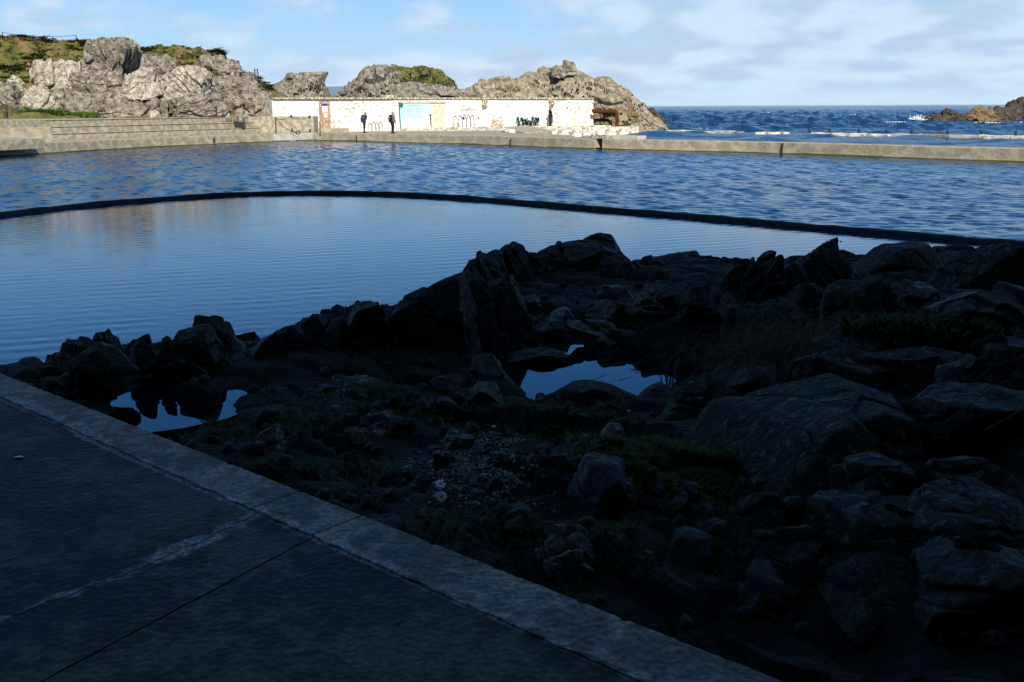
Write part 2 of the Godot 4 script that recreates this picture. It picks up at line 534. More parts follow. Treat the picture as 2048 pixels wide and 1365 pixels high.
func make_camera_and_sun() -> void:
	var cam := Camera3D.new()
	cam.name = "camera"
	cam.fov = rad_to_deg(2.0 * atan(682.5 / 2004.0))
	cam.near = 0.1
	cam.far = 40000.0
	cam.position = Vector3(0, 2.7, 0)
	cam.basis = Basis(Vector3.RIGHT, deg_to_rad(-13.14)) * Basis(Vector3.BACK, deg_to_rad(-0.25))
	add_child(cam)
	var sun := DirectionalLight3D.new()
	sun.name = "sun"
	var el := deg_to_rad(35.0)
	var az := deg_to_rad(12.0)
	sun.basis = Basis.looking_at(-Vector3(sin(az) * cos(el), sin(el), cos(az) * cos(el)))
	sun.light_energy = 1.55
	sun.light_color = Color(1.0, 0.965, 0.9)
	sun.light_angular_distance = 0.5
	sun.shadow_enabled = true
	add_child(sun)

# ---------------------------------------------------------------- ground by spot heights
func level_at(spots: PackedVector3Array, x: float, z: float, soft := 0.05) -> float:
	var sum := 0.0
	var all := 0.0
	for s in spots:
		var dx := s.x - x
		var dz := s.z - z
		var w := 1.0 / (dx * dx + dz * dz + soft)
		w *= w
		sum += w
		all += w * s.y
	return all / sum

func grid(nx: int, nz: int, at: Callable, keep = null, tile := 1.0, least := 1) -> ArrayMesh:
	var v := PackedVector3Array()
	var uv := PackedVector2Array()
	v.resize((nx + 1) * (nz + 1))
	uv.resize(v.size())
	for j in nz + 1:
		for i in nx + 1:
			var p: Vector3 = at.call(float(i) / nx, float(j) / nz)
			v[j * (nx + 1) + i] = p
			uv[j * (nx + 1) + i] = Vector2(p.x, p.z) / tile
	var f := PackedInt32Array()
	var inside := PackedByteArray()
	if keep != null:
		inside.resize(v.size())
		for i in v.size():
			inside[i] = 1 if keep.call(v[i]) else 0
	for j in nz:
		for i in nx:
			var a := j * (nx + 1) + i
			var b := a + 1
			var c := a + nx + 1
			var d := c + 1
			if inside.size() and inside[a] + inside[b] + inside[c] + inside[d] < least:
				continue
			var up := (v[c] - v[a]).cross(v[b] - v[a]).y > 0.0
			f.append_array([a, b, c, b, d, c] if up else [a, c, b, b, c, d])
	return indexed(v, f, uv)

# ---------------------------------------------------------------- the pool, its walls and the sea
var far_edge := PackedVector2Array([Vector2(5.66, -66.44)])
var arc: PackedVector2Array
var left_wall: PackedVector2Array
var right_wall: PackedVector2Array

func waves(list: Array, x: float, z: float) -> float:
	var y := 0.0
	for w in list:
		y += w[2] * sin(x * w[0] + z * w[1] + w[3])
	return y

func wave_list(sd: int, count: int, shortest: float, longest: float, steep: float, heading: float, spread: float) -> Array:
	var r := RandomNumberGenerator.new()
	r.seed = sd
	var out := []
	for i in count:
		var l := shortest * pow(longest / shortest, (i + r.randf()) / count)
		var a := heading + r.randfn() * spread
		var k := TAU / l
		out.append([cos(a) * k, sin(a) * k, steep / k / sqrt(count), r.randf() * TAU])
	return out

func smooth_line(pts: Array, each: int) -> PackedVector2Array:
	var c := Curve3D.new()
	for i in pts.size():
		var t: Vector3 = (pts[mini(i + 1, pts.size() - 1)] - pts[maxi(i - 1, 0)]) / 6.0
		c.add_point(pts[i], -t, t)
	var out := PackedVector2Array()
	for i in pts.size() - 1:
		for k in each:
			var p := c.sample(i, float(k) / each)
			out.append(Vector2(p.x, p.z))
	out.append(Vector2(pts[-1].x, pts[-1].z))
	return out

# a wall that follows a line: from line to line + thickness on its far side
func band(line: PackedVector2Array, from: float, to: float, y0: float, y1: float, wob := 0.0) -> ArrayMesh:
	var s := Shape.new()
	var n := simplex(3, 0.9, 2)
	var rows := []
	for i in line.size():
		var t := (line[mini(i + 1, line.size() - 1)] - line[maxi(i - 1, 0)]).normalized()
		var side := Vector2(t.y, -t.x)
		var a := line[i] + side * (from + n.get_noise_2d(line[i].x * 3.0, line[i].y * 3.0) * wob)
		var b := line[i] + side * (to + n.get_noise_2d(line[i].x * 3.0 + 50.0, line[i].y * 3.0) * wob)
		var up := y1 + n.get_noise_2d(line[i].x * 2.0, line[i].y * 2.0 + 90.0) * wob
		var e := minf(0.03, absf(to - from) * 0.3)
		var in_a := a.lerp(b, e / absf(to - from))
		var in_b := b.lerp(a, e / absf(to - from))
		rows.append([Vector3(a.x, y0, a.y), Vector3(a.x, up - e, a.y), Vector3(in_a.x, up, in_a.y), Vector3(in_b.x, up, in_b.y), Vector3(b.x, up - e, b.y), Vector3(b.x, y0, b.y)])
	for i in rows.size() - 1:
		var mid: Vector3 = (rows[i][0] + rows[i][5] + rows[i + 1][0] + rows[i + 1][5]) * 0.25
		mid.y = (y0 + y1) * 0.5 - 0.05
		for k in 5:
			var p: Vector3 = (rows[i][k] + rows[i][k + 1]) * 0.5
			var out := p - mid
			if k != 2:
				out.y *= 0.2
			s.quad(rows[i][k], rows[i][k + 1], rows[i + 1][k + 1], rows[i + 1][k], out)
	for end in [0, rows.size() - 1]:
		var r: Array = rows[end]
		var out: Vector3 = r[0] - (rows[1][0] if end == 0 else rows[end - 1][0])
		for k in range(1, 5):
			s.tri(r[0], r[k], r[k + 1], out)
	return s.mesh()

func piece(line: PackedVector2Array, a: float, b: float) -> PackedVector2Array:
	# the part of a line between two distances along it
	var out := PackedVector2Array()
	var run := 0.0
	for i in line.size() - 1:
		var l := line[i].distance_to(line[i + 1])
		if run + l > a and run < b:
			var p := line[i].lerp(line[i + 1], clampf((a - run) / l, 0, 1))
			var q := line[i].lerp(line[i + 1], clampf((b - run) / l, 0, 1))
			if out.is_empty():
				out.append(p)
			if q.distance_to(out[-1]) > 0.001:
				out.append(q)
		run += l
	return out

func length_of(line: PackedVector2Array) -> float:
	var l := 0.0
	for i in line.size() - 1:
		l += line[i].distance_to(line[i + 1])
	return l

func pool_wall(called: String, label: String, line: PackedVector2Array, from: float, to: float, thick: float, each: float, top: float) -> Node3D:
	var o := thing(called, label, "pool wall")
	var a := from
	while a < to - 0.1:
		var b := minf(a + each, to)
		if to - b < each * 0.4:
			b = to
		var seg := part("wall_segment", band(piece(line, a + 0.008, b - 0.008), 0.0, thick, -1.0, top), mats.sunlit_concrete, o)
		part("algae_band", band(piece(line, a, b), -0.03, 0.05, -0.6, 0.075, 0.05), mats.algae, seg)
		a = b
	return o

func build_water() -> void:
	arc = smooth_line([Vector3(-14.246, 0.000, -22.218), Vector3(-13.818, 0.000, -24.249), Vector3(-13.262, 0.000, -26.050), Vector3(-12.315, 0.000, -28.405), Vector3(-10.881, 0.000, -30.351), Vector3(-9.083, 0.000, -32.007), Vector3(-6.835, 0.000, -32.644), Vector3(-4.355, 0.000, -32.231), Vector3(-1.877, 0.000, -30.844), Vector3(0.390, 0.000, -28.866), Vector3(2.372, 0.000, -26.921), Vector3(4.668, 0.000, -24.846), Vector3(6.588, 0.000, -22.866), Vector3(8.262, 0.000, -21.255), Vector3(9.722, 0.000, -19.851), Vector3(10.969, 0.000, -18.551)], 6)
	left_wall = smooth_line([Vector3(-34.2, 0, -52), Vector3(-30.042, 0.000, -59.839), Vector3(-28.391, 0.000, -65.586), Vector3(-26.101, 0.000, -72.418), Vector3(-21.306, 0.000, -82.057), Vector3(-16.966, 0.000, -87.704)], 5)
	right_wall = smooth_line([Vector3(-16.966, 0.000, -87.704), Vector3(-6.721, 0.000, -79.658), Vector3(-0.082, 0.000, -73.175), Vector3(5.687, 0.000, -66.753), Vector3(14.179, 0.000, -60.458), Vector3(19.752, 0.000, -54.478), Vector3(24.770, 0.000, -49.074), Vector3(36, 0, -38)], 5)
	var pool_edge := PackedVector2Array()
	pool_edge.append_array(left_wall)
	pool_edge.append_array(right_wall)
	pool_edge.append_array([Vector2(40, -16), Vector2(9, -16), Vector2(-30, -16)])
	var arc_edge := arc.duplicate()
	arc_edge.append_array([Vector2(14, -8), Vector2(3, -4), Vector2(-14, -3), Vector2(-20, -14)])
	# the sea: long swell and shorter waves, flatter grid far out
	var swell := wave_list(1, 16, 1.5, 12.0, 0.5, 1.2, 0.7)
	var pool_waves := wave_list(2, 24, 0.33, 0.68, 0.19, 1.3, 0.6)
	var calm := wave_list(3, 14, 0.2, 0.45, 0.022, 1.35, 0.4)
	var w1 := water("sea_water", lin(0.005, 0.026, 0.062), 0.2, Vector2(9, 5), 4.0, 301)
	var w2 := water("pool_water", lin(0.007, 0.04, 0.095), 0.16, Vector2(3, 1.5), 0.14, 302)
	var w3 := water("paddling_water", lin(0.005, 0.03, 0.08), 0.05, Vector2(3.4, 1.5), 0.07, 303)
	structure("sea", grid(420, 520, func(s: float, t: float) -> Vector3:
		var a := (s - 0.5) * deg_to_rad(104.0)
		var d := 48.0 * pow(400.0, pow(t, 1.6))
		if t > 0.9:
			d = lerpf(d, 22000.0, pow((t - 0.9) / 0.1, 3.0))
		var x := sin(a) * d
		var z := -cos(a) * d
		return Vector3(x, -0.05 + waves(swell, x, z) * (lerpf(0.3, 1.0, smoothstep(95.0, 150.0, d)) if d < 600.0 else 600.0 / d), z),
		func(p: Vector3) -> bool: return not Geometry2D.is_point_in_polygon(Vector2(p.x, p.z), pool_edge), 1.0, 4), w1)
	structure("pool", grid(440, 500, func(s: float, t: float) -> Vector3:
		var x := lerpf(-36, 38, s)
		var z := lerpf(-15, -90, t)
		return Vector3(x, waves(pool_waves, x, z), z),
		func(p: Vector3) -> bool: return Geometry2D.is_point_in_polygon(Vector2(p.x, p.z), pool_edge) and not Geometry2D.is_point_in_polygon(Vector2(p.x, p.z), arc_edge)), w2)
	structure("paddling_pool", grid(420, 390, func(s: float, t: float) -> Vector3:
		var x := lerpf(-18, 14, s)
		var z := lerpf(-4, -33.2, t)
		return Vector3(x, waves(calm, x, z), z),
		func(p: Vector3) -> bool: return Geometry2D.is_point_in_polygon(Vector2(p.x, p.z), arc_edge)), w3)
	# walls
	var o := thing("paddling_pool_wall", "low curved algae-black concrete wall crossing the pool's water", "pool wall")
	var l := length_of(arc)
	var k := 0.0
	while k < l - 0.5:
		part("wall_segment", band(piece(arc, k + 0.005, minf(k + 4.0, l) - 0.005), -0.08, 0.07, -0.6, 0.105, 0.03), mats.dark_algae, o)
		k += 4.0
	l = length_of(left_wall)
	pool_wall("pool_wall", "tan concrete pool wall running below the terraced seats", left_wall, 0.0, l, 0.9, 6.0, 0.66)
	var gap := 0.0
	var run := 0.0
	var gap_at: Vector2 = far_edge[0]
	for i in right_wall.size() - 1:
		var p := Geometry2D.get_closest_point_to_segment(gap_at, right_wall[i], right_wall[i + 1])
		if p.distance_to(gap_at) < 0.6:
			gap = run + right_wall[i].distance_to(p)
			break
		run += right_wall[i].distance_to(right_wall[i + 1])
	l = length_of(right_wall)
	pool_wall("pool_wall", "sunlit concrete pool wall between the far corner and the sluice gap", right_wall, 0.0, gap - 0.33, 0.9, 6.5, 0.66)
	pool_wall("pool_wall", "long sunlit concrete pool wall from the sluice gap toward the open sea", right_wall, gap + 0.33, l, 0.9, 6.5, 0.66)
	var lw := piece(left_wall, length_of(left_wall) - 4.2, length_of(left_wall) - 0.1)
	tag(part("repair_panel", band(lw, -0.035, 0.03, 0.09, 0.6), mats.pale_concrete), "pale grey repair panel on the pool wall at its far corner", "panel")
	# lintel and plank over the sluice
	var dir := (right_wall[8] - right_wall[6]).normalized()
	var back := Vector2(dir.y, -dir.x)
	var ang := -atan2(dir.y, dir.x)
	var bb := Basis(Vector3.UP, ang)
	var mid := piece(right_wall, gap - 0.01, gap + 0.01)[0]
	var c := mid + back * 0.52
	var lint := part("sluice_lintel", box(Vector3(1.3, 0.14, 0.7), 0.02), mats.roof_edge)
	lint.position = Vector3(c.x, 0.735, c.y)
	lint.basis = bb
	tag(lint, "worn concrete lintel bridging the dark sluice gap in the pool wall", "lintel")
	c = mid + back * 1.4 + dir * 1.2
	var sl := part("concrete_slab", box(Vector3(2.7, 0.26, 0.9), 0.03), mats.pale_concrete)
	sl.position = Vector3(c.x, 0.74, c.y)
	sl.basis = bb
	tag(sl, "pale concrete slab lying behind the sluice gap on the pool wall", "slab")
	var sup := part("slab_pier", box(Vector3(2.3, 1.6, 0.8), 0.03), mats.sunlit_concrete)
	sup.position = Vector3(c.x, -0.2, c.y)
	sup.basis = bb
	tag(sup, "low concrete pier under the pale slab behind the sluice", "pier")
	# rusty iron stubs let into the walls
	var spots := [[Vector3(-12.113, 0.300, -85.328), 0.42, "rusty iron strap on the far pool wall beneath the walkers"], [Vector3(-2.000, 0.300, -71.311), 0.4, "short rusty iron strap on the pool wall before the tagged white wall"], [Vector3(14.158, 0.350, -57.530), 0.62, "tall rusty iron strap on the pool wall seaward of the sluice"], [Vector3(-20.104, 0.300, -77.462), 0.4, "rusty iron strap on the pool wall below the terraces"]]
	for q in spots:
		var b := part("iron_strap", box(Vector3(0.09, q[1], 0.16), 0.01, Basis(Vector3.UP, ang) * Basis(Vector3.BACK, -0.08)), mats.rust)
		var at2 := Vector2(q[0].x, q[0].z)
		var best := at2
		var near := 9.0
		for line in [left_wall, right_wall]:
			for i in line.size() - 1:
				var p := Geometry2D.get_closest_point_to_segment(at2, line[i], line[i + 1])
				if p.distance_to(at2) < near:
					near = p.distance_to(at2)
					best = p
		b.position = Vector3(best.x, 0.3, best.y)
		tag(b, q[2], "iron strap")

# ---------------------------------------------------------------- far shore: platform, terraces, building
func box_between(a: Vector3, b: Vector3, depth: float, y0: float, y1: float, e := 0.02) -> ArrayMesh:
	# a block whose front runs from a to b in plan and which reaches back by depth
	var s := Shape.new()
	var d := Vector3(b.x - a.x, 0, b.z - a.z)
	var l := d.length()
	d /= l
	var back := Vector3(d.z, 0, -d.x)
	var c := (a + b) * 0.5 + back * depth * 0.5
	c.y = (y0 + y1) * 0.5
	s.box(c, Vector3(l, y1 - y0, depth), e, Basis(d, Vector3.UP, -back))
	return s.mesh()

func build_platform() -> void:
	var outline := PackedVector2Array()
	for p in left_wall:
		outline.append(p + Vector2(-0.85, -0.3))
	for p in piece(right_wall, 0.0, 29.0):
		outline.append(p + Vector2(0.5, -0.66))
	outline.append_array([Vector2(4.47, -77.60), Vector2(-0.94, -87.01), Vector2(-0.42, -97.85), Vector2(8.50, -104.46), Vector2(12, -120), Vector2(-60, -120), Vector2(-60, -52)])
	var s := Shape.new()
	s.slab(outline, -0.8, 0.63)
	structure("walkway", s.mesh(), mats.terrace_concrete)
	# three tiers of seats
	var t := thing("concrete_terrace", "long three-tiered concrete terrace of seats below the cliff", "terrace")
	var a: Vector3 = Vector3(-31.094, 0.650, -69.056)
	var b: Vector3 = Vector3(-21.695, 0.650, -88.604)
	var d := (b - a).normalized()
	var back := Vector3(d.z, 0, -d.x)
	var run := a.distance_to(b)
	for k in 3:
		var tier := Node3D.new()
		tier.name = "tier"
		t.add_child(tier, true)
		var x := 0.0
		var f := 0
		while x < run - 0.1:
			var y := minf(x + 6.0, run)
			var p := a + d * (x + 0.006) + back * (0.62 * k)
			var q := a + d * (y - 0.006) + back * (0.62 * k)
			part("tier_block", box_between(p, q, 2.6 - 0.6 * k if k < 2 else 3.2, 0.4 + 0.45 * k, 0.645 + 0.45 * (k + 1) - 0.05, 0.025), mats.terrace_concrete, tier)
			# the seat board overhangs a little and throws the thin dark line
			part("nosing", box_between(p - back * 0.05, q - back * 0.05, 0.75, 0.6 + 0.45 * (k + 1), 0.65 + 0.45 * (k + 1), 0.015), mats.terrace_concrete, tier)
			x = y
			f += 1
	# side block with the chain fence, facing the water
	var c0: Vector3 = Vector3(-21.673, 0.650, -88.600)
	var c1: Vector3 = Vector3(-17.075, 0.650, -88.665)
	tag(part("retaining_block", box_between(c0, c1, 4.0, 0.4, 2.02, 0.03), mats.terrace_concrete), "plain concrete retaining block behind the chain fence at the terrace end", "retaining wall")
	# lower steps at the left
	var e0: Vector3 = Vector3(-29.746, 0.650, -56.080)
	var e1: Vector3 = Vector3(-27.937, 0.650, -61.189)
	tag(part("concrete_step", box_between(e0, e1, 5.0, 0.4, 1.02, 0.03), mats.terrace_concrete), "low broad concrete step at the near end of the terrace", "step")
	var g0: Vector3 = Vector3(-33.582, 1.020, -63.466)
	var g1: Vector3 = Vector3(-30.282, 1.020, -67.476)
	tag(part("concrete_step", box_between(g0, g1, 4.0, 0.4, 1.55, 0.03), mats.terrace_concrete), "upper concrete landing above the low broad step", "step")
	var h0: Vector3 = Vector3(-33.992, 1.550, -64.373)
	var h1: Vector3 = Vector3(-31.754, 1.550, -70.597)
	tag(part("concrete_landing", box_between(h0, h1, 4.5, 0.4, 2.02, 0.03), mats.terrace_concrete), "flat top landing beside the grass strip under the cliff", "landing")
	# the ground behind the terraces
	var back_ground := PackedVector2Array([Vector2(a.x - 12, a.z + 6), Vector2(a.x + back.x * 2.5, a.z + back.z * 2.5), Vector2(b.x + back.x * 2.5, b.z + back.z * 2.5), Vector2(-16, -92), Vector2(-18, -115), Vector2(-70, -115), Vector2(-70, -60)])
	var bg := Shape.new()
	bg.slab(back_ground, 0.3, 1.99)
	structure("upper_ground", bg.mesh(), mats.terrace_concrete)

var brush_img: Image
func stroke(pts: Array, width: float, color: Color) -> void:
	for i in pts.size() - 1:
		var a: Vector2 = pts[i]
		var b: Vector2 = pts[i + 1]
		var n := int(a.distance_to(b)) + 1
		for k in n + 1:
			var p := a.lerp(b, float(k) / n)
			var r := int(ceil(width))
			for y in range(-r, r + 1):
				for x in range(-r, r + 1):
					if x * x + y * y <= width * width:
						var px := int(p.x) + x
						var py := int(p.y) + y
						if px >= 0 and py >= 0 and px < brush_img.get_width() and py < brush_img.get_height():
							brush_img.set_pixel(px, py, brush_img.get_pixel(px, py).lerp(color, color.a))

func bubble(at: Vector2, w: float, h: float, r: RandomNumberGenerator) -> Array:
	var pts := []
	for i in 19:
		var a := -PI * 0.5 + TAU * i / 16.0
		var k := 1.0 + r.randf_range(-0.12, 0.12)
		pts.append(at + Vector2(cos(a) * w * k, sin(a) * h * k))
	return pts

func wall_texture(length: float, high: float) -> ImageTexture:
	var ppm := 2048.0 / length
	var w := 2048
	var h := int(high * ppm)
	var img := Image.create(w, h, false, Image.FORMAT_RGB8)
	var n1 := simplex(400, 0.012, 4)
	var n2 := simplex(401, 0.035, 4)
	var n3 := simplex(402, 0.15, 2)
	var end_u := 27.439 * ppm
	for y in h:
		for x in w:
			var g := n3.get_noise_2d(x, y)
			var c := Color(0.9, 0.893, 0.868) * (1.0 + g * 0.05)
			# paint flaked off to grey render in patches
			var bare := n2.get_noise_2d(x, y * 1.2) + n1.get_noise_2d(x, y) * 0.5 + g * 0.12
			var u := x / ppm
			var limit := 0.54
			if u > 5.2 and u < 8.0:
				limit = 0.36
			if u > 8.0 and u < 11.5 and y < h * 0.45:
				limit = 0.42
			if bare > limit:
				c = c.lerp(Color(0.66, 0.65, 0.61), clampf((bare - limit) / 0.05, 0, 1) * 0.85)
			# rust and damp stains at the seaward end
			if x > end_u:
				var st := n2.get_noise_2d(x * 1.3 + 300.0, y * 0.35) + n3.get_noise_2d(x, y * 0.5) * 0.35 + (x - end_u) / (w - end_u) * 0.25
				c = c.lerp(Color(0.74, 0.66, 0.5), clampf((st - 0.36) / 0.25, 0, 1) * 0.5)
				if bare > 0.46:
					c = c.lerp(Color(0.35, 0.3, 0.25), 0.6)
			c.a = 1.0
			img.set_pixel(x, y, c)
	brush_img = img
	var r := RandomNumberGenerator.new()
	r.seed = 12
	var at := func(p: Vector2) -> Vector2: return Vector2(p.x * ppm, (high - p.y) * ppm)
	var thin := Color(0.3, 0.3, 0.32, 0.5)
	# rounded outline letters behind the first walker
	for i in 4:
		stroke(bubble(at.call(Vector2(8.933, 0.767)) + Vector2(i * 21.0, r.randf_range(-4, 4)), 14, 40, r), 1.6, Color(0.42, 0.42, 0.44, 0.7))
	stroke([at.call(Vector2(9.206, 1.564)), at.call(Vector2(9.549, 1.695)), at.call(Vector2(9.931, 1.515)), at.call(Vector2(10.417, 1.466))], 1.0, Color(0.7, 0.68, 0.62, 0.6))
	# thin outline letters right of the beige panel
	var row := [Vector2(0, 0), Vector2(34, 3), Vector2(60, -4), Vector2(88, 2), Vector2(112, 0)]
	for q in row:
		stroke(bubble(at.call(Vector2(17.512, 1.230)) + q, 14, 46, r), 1.8, Color(0.25, 0.26, 0.32, 0.7))
	stroke([at.call(Vector2(17.409, 1.323)), at.call(Vector2(17.393, 0.536)), at.call(Vector2(17.922, 0.576)), at.call(Vector2(17.932, 1.134)), at.call(Vector2(17.671, 1.275))], 1.6, Color(0.1, 0.11, 0.15, 0.8))
	stroke([at.call(Vector2(17.721, 1.136)), at.call(Vector2(17.714, 0.764))], 1.4, Color(0.1, 0.11, 0.15, 0.8))
	for i in 26:
		var p: Vector2 = at.call(Vector2(18.166, 2.429)) + Vector2(i * 4.0, (6.0 if i > 13 else 0.0) - i * 0.6 + r.randf_range(-5, 5))
		stroke([p, p + Vector2(r.randf_range(-4, 5), r.randf_range(-9, 9))], 1.5, thin)
	stroke(bubble(at.call(Vector2(18.417, 1.687)), 4, 5, r), 3.6, Color(0.2, 0.2, 0.5, 0.9))
	stroke(bubble(at.call(Vector2(20.020, 1.701)), 2, 3, r), 2.6, Color(0.1, 0.1, 0.16, 0.9))
	# heavy black and blue-grey lettering near the seaward end
	var g0: Vector2 = at.call(Vector2(24.189, 0.457))
	var g1: Vector2 = at.call(Vector2(26.746, 1.783))
	for i in 10:
		var cx := lerpf(g0.x, g1.x, (i + 0.5) / 10.0)
		var cy := (g0.y + g1.y) * 0.5 + r.randf_range(-6, 6)
		stroke(bubble(Vector2(cx, cy), 9, 30 + r.randf_range(-8, 8), r), 5.0, Color(0.72, 0.82, 0.82, 0.5))
	for i in 16:
		var cx := lerpf(g0.x, g1.x, (i + 0.5) / 16.0)
		var cy := (g0.y + g1.y) * 0.5 + r.randf_range(-14, 12)
		stroke([Vector2(cx, cy - 26), Vector2(cx + r.randf_range(-6, 7), cy - 4), Vector2(cx + r.randf_range(-8, 8), cy + 24)], 3.4, Color(0.1, 0.14, 0.15, 0.95))
		stroke(bubble(Vector2(cx, cy + r.randf_range(-20, 14)), 6, 9, r), 2.6, Color(0.08, 0.11, 0.12, 0.95))
	# small scribbles
	for i in 110:
		var p := Vector2(r.randf_range(8.0, 32.0) * ppm, r.randf_range(0.12, 0.9) * h)
		stroke([p, p + Vector2(r.randf_range(-9, 9), r.randf_range(-7, 7)), p + Vector2(r.randf_range(-14, 14), r.randf_range(-9, 9))], 1.3, Color(0.4, 0.4, 0.42, 0.5))
	return ImageTexture.create_from_image(img)

func panel_texture() -> ImageTexture:
	var w := 256
	var h := 192
	var img := Image.create(w, h, false, Image.FORMAT_RGB8)
	var n := simplex(420, 0.02, 3)
	var n2 := simplex(421, 0.09, 3)
	for y in h:
		for x in w:
			var t := n.get_noise_2d(x, y) * 60.0 + y
			var c := Color(0.72, 0.89, 0.9).lerp(Color(0.93, 0.94, 0.92), smoothstep(108, 150, t + n2.get_noise_2d(x, y) * 24.0))
			img.set_pixel(x, y, c * (1.0 + n2.get_noise_2d(x, y) * 0.04))
	brush_img = img
	var r := RandomNumberGenerator.new()
	r.seed = 44
	for i in 3:
		stroke(bubble(Vector2(24 + i * 62, 40 + i * 4), 16, 14, r), 1.4, Color(0.45, 0.5, 0.5, 0.7))
	stroke([Vector2(60, 12), Vector2(120, 14), Vector2(180, 11)], 1.6, Color(0.5, 0.5, 0.48, 0.6))
	stroke(bubble(Vector2(200, 70), 10, 9, r), 5, Color(0.93, 0.8, 0.82, 0.8))
	for i in 3:
		stroke(bubble(Vector2(30 + i * 60, 112), 24, 26, r), 1.2, Color(0.6, 0.75, 0.75, 0.6))
	return ImageTexture.create_from_image(img)

func flat_face(w: float, h: float, tex: Texture2D, called: String, rough := 0.9) -> StandardMaterial3D:
	var m := StandardMaterial3D.new()
	m.resource_name = called
	m.albedo_texture = tex
	m.roughness = rough
	m.metallic_specular = 0.3
	return m

func face(w: float, h: float, thick: float) -> ArrayMesh:
	# a board in the x-y plane, lower left at the origin; its front carries the picture
	var s := Shape.new()
	s.box(Vector3(w * 0.5, h * 0.5, -thick * 0.5), Vector3(w, h, thick), 0.004)
	for i in s.v.size():
		s.uv[i] = Vector2(s.v[i].x / w, 1.0 - s.v[i].y / h)
	return s.mesh()

